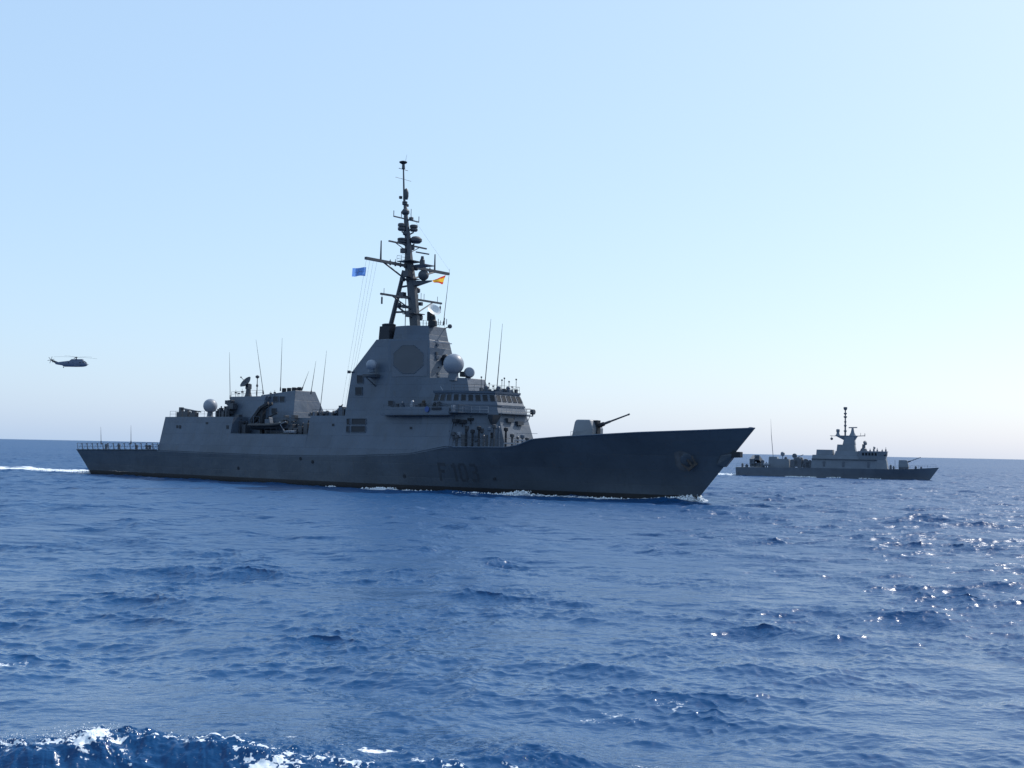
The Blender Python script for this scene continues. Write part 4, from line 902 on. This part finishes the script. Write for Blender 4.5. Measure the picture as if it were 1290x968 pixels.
pbr = ph('bridge', [(35.8, -3.2), (41, -3.2), (43.2, -1.8), (43.2, 1.8), (41, 3.2), (35.8, 3.2)], [(35.8, -3.3), (41.2, -3.3), (43.5, -1.9), (43.5, 1.9), (41.2, 3.3), (35.8, 3.3)], 5.6, 7.9)
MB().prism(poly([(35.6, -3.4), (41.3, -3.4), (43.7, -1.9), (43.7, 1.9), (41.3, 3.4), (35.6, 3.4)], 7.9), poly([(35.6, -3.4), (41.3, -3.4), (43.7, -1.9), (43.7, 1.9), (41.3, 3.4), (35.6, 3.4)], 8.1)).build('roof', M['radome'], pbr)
windows_on(((36.6, -3.25, 6.8), (41.0, -3.25, 6.8)), ((36.6, -3.3, 7.8), (41.0, -3.3, 7.8)), 5, t0=0, t1=.8, parent=pbr)
windows_on(((41.1, -3.22, 6.8), (43.35, -1.85, 6.8)), ((41.15, -3.26, 7.8), (43.42, -1.88, 7.8)), 3, t0=0, t1=.8, parent=pbr)
windows_on(((43.35, -1.8, 6.8), (43.35, 1.8, 6.8)), ((43.42, -1.8, 7.8), (43.42, 1.8, 7.8)), 4, t0=0, t1=.8, parent=pbr)
for x_ in (26, 31.5, 38.6): MB().box(x_-.3, x_+.3, -3.84, -3.6, 3.3, 4.9).build('door', 'pdark', PS)
MB().box(22.3, 41, -3.95, -3.3, 5.5, 5.62).build('side_deck_edge', 'pdark', PS)
# mast tower
pm = ph('mast_base', taper(29.2, 35.0, 1.9), taper(29.5, 34.6, 1.6, 0, .2, 0), 6.75, 9.9)
ph('mast_tower', taper(31.0, 34.6, 1.4), taper(31.5, 34.2, 1.1), 9.9, 12.2, parent=pm)
MB().prism([(31.3, -.9, 11.2), (34.4, -.9, 11.2), (34.4, .9, 11.2), (31.3, .9, 11.2)], [(28.6, -1.1, 12.6), (35.2, -1.1, 12.6), (35.2, 1.1, 12.6), (28.6, 1.1, 12.6)]).build('mast_platform', 'pgrey', pm, bevel=.04)
MB().lathe((29.5, 0, 12.6), [(.7, 0), (.45, .5), (.4, 1.0), (.55, 1.2), (.5, 1.8), (.2, 1.9)], 14).build('sensor_dome', 'pgrey', pm, smooth=True)
MB().lathe((33.7, 0, 12.6), [(1.0, 0), (.55, .9), (.4, 1.6), (.3, 2.2)], 14).build('radar_pedestal', 'pgrey', pm, smooth=True)
MB().beam((32.6, .4, 14.95), (35.0, -.4, 15.0), .35, .3).build('radar_bar', 'pgrey', pm)
q = MB(); q.tube((31.6, 0, 12.6), (31.6, 0, 20.6), .26, .17); q.build('top_pole', 'pdark', pm)
for z_, r_, h_ in ((20.1, .55, .9), (18.8, .45, .5), (17.8, .5, .5), (16.4, .35, .4), (15.2, .4, .5), (13.6, .45, .5)): MB().lathe((31.6, 0, z_), [(r_*.6, 0), (r_, h_*.5), (r_, h_), (r_*.5, h_+.05)], 12).build('pole_antenna', 'pdark', pm)
q = MB(); q.beam((34.6, 0, 12.45), (37.3, 0, 12.6), .25, .2); q.tube((31, -3.3, 12.4), (31, 3.3, 12.4), .12); q.tube((31.6, -.9, 17.2), (31.6, .9, 17.2), .05); q.tube((37.2, 0, 12.4), (37.2, 0, 13.3), .08); q.tube((36, 0, 12.5), (36, 0, 13.4), .05)
q.tube((28.8, 0, 12.4), (27.2, 0, 12.5), .07); q.ball((27.7, 0, 11.6), .4, 10); q.tube((27.7, 0, 11.9), (27.7, 0, 12.5), .05); q.build('yard', 'pdark', pm)
# director on bridge roof
MB().lathe((36.9, 0, 8.1), [(1.1, 0), (.8, .7), (.5, .9), (.45, 2.0)], 14).lathe((37.3, 0, 10.5), [(.2, -.4), (.65, -.2), (.7, .1), (.2, .3)], 16, (.8, -.5, .3)).build('fire_director', 'pdark', PS)
for x_, h_ in ((38.8, .8), (39.8, 1.4), (40.8, 1.0), (42.2, .7), (43.2, 1.2)): MB().tube((x_, -1, 8.1), (x_, -1, 8.1+h_), .07).box(x_-.2, x_+.2, -1.2, -.8, 8.1, 8.1+h_*.5).build('roof_aerial', 'pdark', PS)
q = MB(); q.tube((39.9, 0, 8.1), (39.9, 0, 8.9), .1); q.ball((39.9, 0, 9.1), .35, 10); q.build('small_radome', 'pgrey', PS)
# main gun
pg = MB().prism(poly(rect(46.7, 49.6, 1.2), 3.6), poly(taper(46.8, 49.4, 1.2, 0, .35, .3), 5.7)).build('gun_shield', 'pgrey', PS, bevel=.1)
MB().tube((49.3, 0, 5.2), (52.8, 0, 6.6), .12, .09).tube((49.0, 0, 5.1), (50, 0, 5.48), .22).build('gun_barrel', 'pdark', pg)
MB().lathe((48.1, 0, 2.9), [(1.4, 0), (1.4, .72)], 20).build('gun_ring', 'pdark', pg)
MB().tube((45.8, -1.5, 3), (45.8, -1.5, 5.6), .05).build('staff', 'pdark', PS)
# amidships gun, director, aft launchers
ag = MB().prism(poly(rect(16.2, 20.2, 1.3), 3.0), poly(taper(16.8, 19.2, 1.3, 0, 0, .4), 5.9)).build('aft_gun', 'pdark', PS, bevel=.15)
MB().lathe((16.9, 0, 6.3), [(.3, -.6), (.7, -.4), (.7, .4), (.3, .5)], 12, (0, -1, 0)).tube((18.4, 0, 5.7), (20.6, 0, 4.6), .16).tube((17, .3, 5.5), (19.4, .3, 6.7), .1).build('gun_cradle', 'pdark', ag)
ph('aft_cabin', rect(9.3, 15.6, 2.0), taper(9.5, 15.4, 2.0, 0, 0, .2), 2.7, 5.3)
ph('aft_cabin_top', rect(9.4, 12.0, 1.4), taper(9.5, 11.8, 1.4, 0, 0, .1), 5.3, 5.9)
MB().tube((13.5, -1, 5.3), (13.5, -1, 6.4), .12).lathe((13.5, -1, 6.2), [(.35, 0), (.62, .2), (.62, .9), (.35, 1.2)], 14).build('aft_director', 'pgrey', PS)
MB().tube((10.7, -1.2, 5.9), (10.1, -1.2, 12.5), .09, .07).tube((10.1, -1.2, 12.5), (9.9, -1.2, 17.3), .06, .02).build('whip_antenna', 'pdark', PS)
for (x_, sgn) in ((4.6, 1), (6.1, -1)):
    q = MB()
    for i in range(2):
        for j in range(2): c = Vector((x_+i*.75-.4, 0, 4.6+j*.75)); q.prism([c+Vector((-.34, -2.6*sgn, -.34-.6)), c+Vector((.34, -2.6*sgn, -.34-.6)), c+Vector((.34, -2.6*sgn, .34-.6)), c+Vector((-.34, -2.6*sgn, .34-.6))], [c+Vector((-.34, 2.6*sgn, -.34+.6)), c+Vector((.34, 2.6*sgn, -.34+.6)), c+Vector((.34, 2.6*sgn, .34+.6)), c+Vector((-.34, 2.6*sgn, .34+.6))])
    q.box(x_-.9, x_+.9, -1.2, 1.2, 2.7, 4.0); q.build('missile_launcher', 'pdark', PS)
for (x_, h_, w2) in ((16.5, 2.2, 1.4), (18.6, 2.6, 1.2), (20.4, 2.4, 1.4), (21.6, 2.1, 1.0), (14.5, 3.0, .8), (7.6, 2.0, .9), (11, 1.2, 1.2), (1.5, 1.0, .5), (2.8, .7, .8), (8.0, 1.1, .5), (8.7, 1.4, .3), (21, 1.6, .9), (19.8, 1.1, .7), (44.6, 1.1, .6), (45.4, .7, .5), (51.5, .6, .6), (53, .4, .5)):
    MB().box(x_-w2/2, x_+w2/2, -1.8, -1.0, I(x_, *PZT)-.1, I(x_, *PZT)+h_).lathe((x_, -1.4, I(x_, *PZT)+h_), [(w2*.3, 0), (w2*.35, .15), (.05, .25)], 8).build('deck_locker', 'pdark', PS, bevel=.04)
MB().lathe((8.9, -2.4, 3.5), [(.3, -.9), (.42, -.8), (.42, .8), (.3, .9)], 12, (1, 0, 0)).build('liferaft_canister', 'radome', PS)
rail([(0.2, -3.7, 2.6), (9, -3.9, 2.75), (22, -4.0, 2.9)], 1.0, .03, 2, parent=PS, ma='pgrey'); rail([(44.2, -3.3, 3), (50, -2.5, 3.2), (57, -.4, 3.7)], .9, .03, 2, parent=PS, ma='pgrey')
MB().box(.5, 1.0, -3.86, -3.74, .8, 1.3).build('vent', 'pdark', PS)

# =================================================================== HELICOPTER
HO = Vector((-190.9, 520, 40.665))
HE = empty('helicopter', HO, R(-4)); tag(HE, 'dark grey naval helicopter flying low over the sea left of the frigate', 'helicopter')
st = [(5.15, -.95, -.75, .15), (4.9, -1.25, -.45, .55), (4.3, -1.55, .05, .85), (3.6, -1.72, .55, 1.0), (2.8, -1.82, .78, 1.05), (0, -1.88, .8, 1.08), (-2.5, -1.88, .72, 1.05), (-5.0, -1.88, .42, .95), (-5.6, -1.75, .36, .8), (-6.1, -1.35, .3, .6), (-8.4, -1.05, .0, .33), (-9.3, -.85, -.1, .22)]
mb = MB(); rings = []; nn = 16
for x_, zl, zh, hw_ in st:
    c = (zl+zh)/2; hz = (zh-zl)/2; rings.append([(x_, hw_*math.copysign(abs(math.cos(t))**.6, math.cos(t)), c+hz*math.copysign(abs(math.sin(t))**.7, math.sin(t))) for t in [2*math.pi*i/nn for i in range(nn)]])
vs = [v for r_ in rings for v in r_]; fs = [(i*nn+j, i*nn+(j+1) % nn, (i+1)*nn+(j+1) % nn, (i+1)*nn+j) for i in range(len(rings)-1) for j in range(nn)]; fs += [tuple(range(nn))[::-1], tuple(range((len(rings)-1)*nn, len(rings)*nn))]
MB().add([(a, b*1.08, c*1.06-.02) for a, b, c in vs], fs).build('fuselage', 'heli', HE, smooth=True)
MB().prism([(3.5, -.7, .4), (3.5, .7, .4), (-3.0, .7, .5), (-3.0, -.7, .5)], [(3.05, -.6, 1.42), (3.05, .6, 1.42), (-2.0, .5, 1.38), (-2.0, -.5, 1.38)]).build('engine_housing', 'heli', HE, bevel=.15)
MB().prism([(-8.7, -.12, -1.0), (-8.0, -.12, .0), (-8.0, .12, 0), (-8.7, .12, -1.0)], [(-11.5, -.08, .75), (-11.0, -.08, 1.05), (-11.0, .08, 1.05), (-11.5, .08, .75)]).build('tail_pylon', 'helidark', HE)
MB().beam((-10.8, .1, .75), (-10.9, 1.9, .8), .6, .08).build('stabiliser', 'helidark', HE)
hub = MB().lathe((0, 0, 1.3), [(.4, 0), (.25, .35), (.22, .7), (.5, .8), (.5, 1.05), (.15, 1.15)], 14).build('rotor_hub', 'helidark', HE)
for kk in range(5):
    an_ = R(48+72*kk); d_ = Vector((math.cos(an_), math.sin(an_), 0)); n_ = Vector((-d_.y, d_.x, 0))
    a = Vector((0, 0, 2.2)); pts = [(0.4, 0), (3, .07), (6, .1), (9.4, -.05)]; q = MB()
    for (r0_, z0_), (r1_, z1_) in zip(pts, pts[1:]):
        A_, B_ = a+d_*r0_+zup*z0_, a+d_*r1_+zup*z1_; q.prism([A_-n_*.2, A_+n_*.2, A_+n_*.2+zup*.03, A_-n_*.2+zup*.03], [B_-n_*.2, B_+n_*.2, B_+n_*.2+zup*.03, B_-n_*.2+zup*.03])
    q.build('rotor_blade', 'helidark', HE)
for kk in range(6):
    an_ = R(12+60*kk); MB().beam((-11.25, -.3, .9), (-11.25+1.55*math.cos(an_), -.3, .9+1.55*math.sin(an_)), .05, .2).build('tail_rotor_blade', 'helidark', HE)
for sg in (-1, 1):
    MB().lathe((.9, sg*1.9, -1.5), [(.1, -1.2), (.32, -.8), (.36, .2), (.25, 1.1), (.05, 1.5)], 12, (1, 0, 0)).tube((.8, sg*1.0, -1.2), (.8, sg*1.9, -1.5), .15).build('sponson', 'heli', HE, smooth=True)
MB().tube((-5.5, 0, -1.6), (-5.55, 0, -2.2), .08).lathe((-5.6, .12, -2.3), [(.1, -.24), (.22, -.2), (.22, 0), (.1, .04)], 12, (0, 1, 0)).build('tail_wheel', 'helidark', HE)
for (x0_, x1_, z0_, z1_) in ((3.1, 3.8, -.35, .35), (1.9, 2.6, -.5, .1), (-1.2, -.6, -.5, .0), (-3.2, -2.7, -.5, -.05)):
    MB().box(x0_, x1_, -1.12 if x0_ < 3 else -1.05, -.9, z0_, z1_).build('window', 'glass', HE)
MB().box(-.2, 1.5, -1.11, -.95, -1.5, .3).build('cabin_door', 'heli', HE)
MB().prism([(4.9, -.5, -.35), (4.9, .5, -.35), (3.7, .75, -.05), (3.7, -.75, -.05)], [(3.9, -.45, .55), (3.9, .45, .55), (3.5, .6, .7), (3.5, -.6, .7)]).build('windscreen', 'glass', HE)
MB().tube((4.9, 0, -.9), (5.9, 0, -.8), .12, .03).build('nose_probe', 'helidark', HE)

# =================================================================== spray thrown up where hulls cut the water
def foam_lumps(name, label, pts, o, ang, seed):
    rr = random.Random(seed); mb = MB(); e = Vector((math.cos(ang), math.sin(ang), 0)); n = Vector((-math.sin(ang), math.cos(ang), 0)); oo = Vector((*o, 0))
    for (x0, y0, x1, y1, h0, h1, cnt, sp) in pts:
        for i in range(cnt):
            t = rr.random(); x = x0+(x1-x0)*t; y = y0+(y1-y0)*t+rr.gauss(0, sp); h_ = (h0+(h1-h0)*t)*rr.uniform(.3, 1)
            z = rr.uniform(-.1, 1)*h_; r = rr.uniform(.04, .13)*(1 if rr.random() < .7 else 1.6)
            c = oo+e*x+n*y+Vector((0, 0, z)); vs = []
            for k_ in range(6):
                dv_ = [(1, 0, 0), (-1, 0, 0), (0, 1, 0), (0, -1, 0), (0, 0, 1), (0, 0, -1)][k_]; vs.append(c+Vector(dv_)*r*rr.uniform(.6, 1.5))
            mb.add(vs, [(0, 2, 4), (2, 1, 4), (1, 3, 4), (3, 0, 4), (2, 0, 5), (1, 2, 5), (3, 1, 5), (0, 3, 5)])
    ob = mb.build(name, M['foam']); tag(ob, label, None, kind='stuff'); return ob
def crest_spray():
    rr = random.Random(4); mb = MB()
    for i in range(650):
        x = rr.choice([rr.uniform(-10.8, -2.5), rr.gauss(-9.6, .5), rr.gauss(-8.0, .5), rr.gauss(-4.6, .6)]); amp = float(np.interp(x, [-13, -10, -7.8, -6.3, -5, -3, -1.5], [.6, .92, 1.16, 1.0, .82, .62, .42]))
        y = 23.3+.25*math.sin(x*.9+.6)+rr.gauss(-.1, .16); z = amp*.93+abs(rr.gauss(0, .06))-abs(y-23.2)*.25; r = rr.uniform(.004, .013)*(1 if rr.random() < .85 else 1.7); c = Vector((x, y, z))
        vs = [c+Vector(dv_)*r*rr.uniform(.6, 1.5) for dv_ in ((1, 0, 0), (-1, 0, 0), (0, 1, 0), (0, -1, 0), (0, 0, 1), (0, 0, -1))]
        mb.add(vs, [(0, 2, 4), (2, 1, 4), (1, 3, 4), (3, 0, 4), (2, 0, 5), (1, 2, 5), (3, 1, 5), (0, 3, 5)])
    tag(mb.build('spray', M['foam']), 'fine white spray along the breaking crest in the near left foreground', None, kind='stuff')
M['foam'] = mat('foam_white', (.78, .81, .84), .8, .05)
foam_lumps('spray', 'white spray at the bow and along the waterline of the frigate', [(132.3, 0, 134.2, .3, 1.5, .3, 420, .22), (129, -1.6, 132.5, -.5, .25, .8, 200, .25), (112, -6.0, 129, -2.2, .12, .22, 260, .5), (106.5, -8.2, 110, -7.2, .55, .9, 330, .4), (96, -9.4, 108, -8.2, .1, .3, 200, .4), (128, -3.2, 132.8, -.6, .4, 1.1, 380, .25), (110, -7.4, 114, -6.6, .45, .15, 90, .4), (82.5, -10.2, 86, -10, .35, .4, 170, .4), (79, -9.9, 95, -9.6, .08, .08, 160, .4), (71.5, -10, 73, -10, .15, .15, 30, .3), (-8, -4, -1, -6, .3, .6, 420, 1.2), (-40, 0, -8, -4, .08, .2, 300, 2.6)], F_O, F_A, 1)
foam_lumps('spray', 'white spray at the stern and side of the distant patrol ship', [(-14, 0, 0, -2.5, .5, .7, 700, 1.2), (15, -5.3, 24, -4.9, .3, .3, 400, .4), (27, -4.9, 31, -4.5, .3, .4, 80, .3), (36, -4.2, 42, -3.2, .3, .3, 90, .3)], P_O, P_A, 2)
crest_spray()
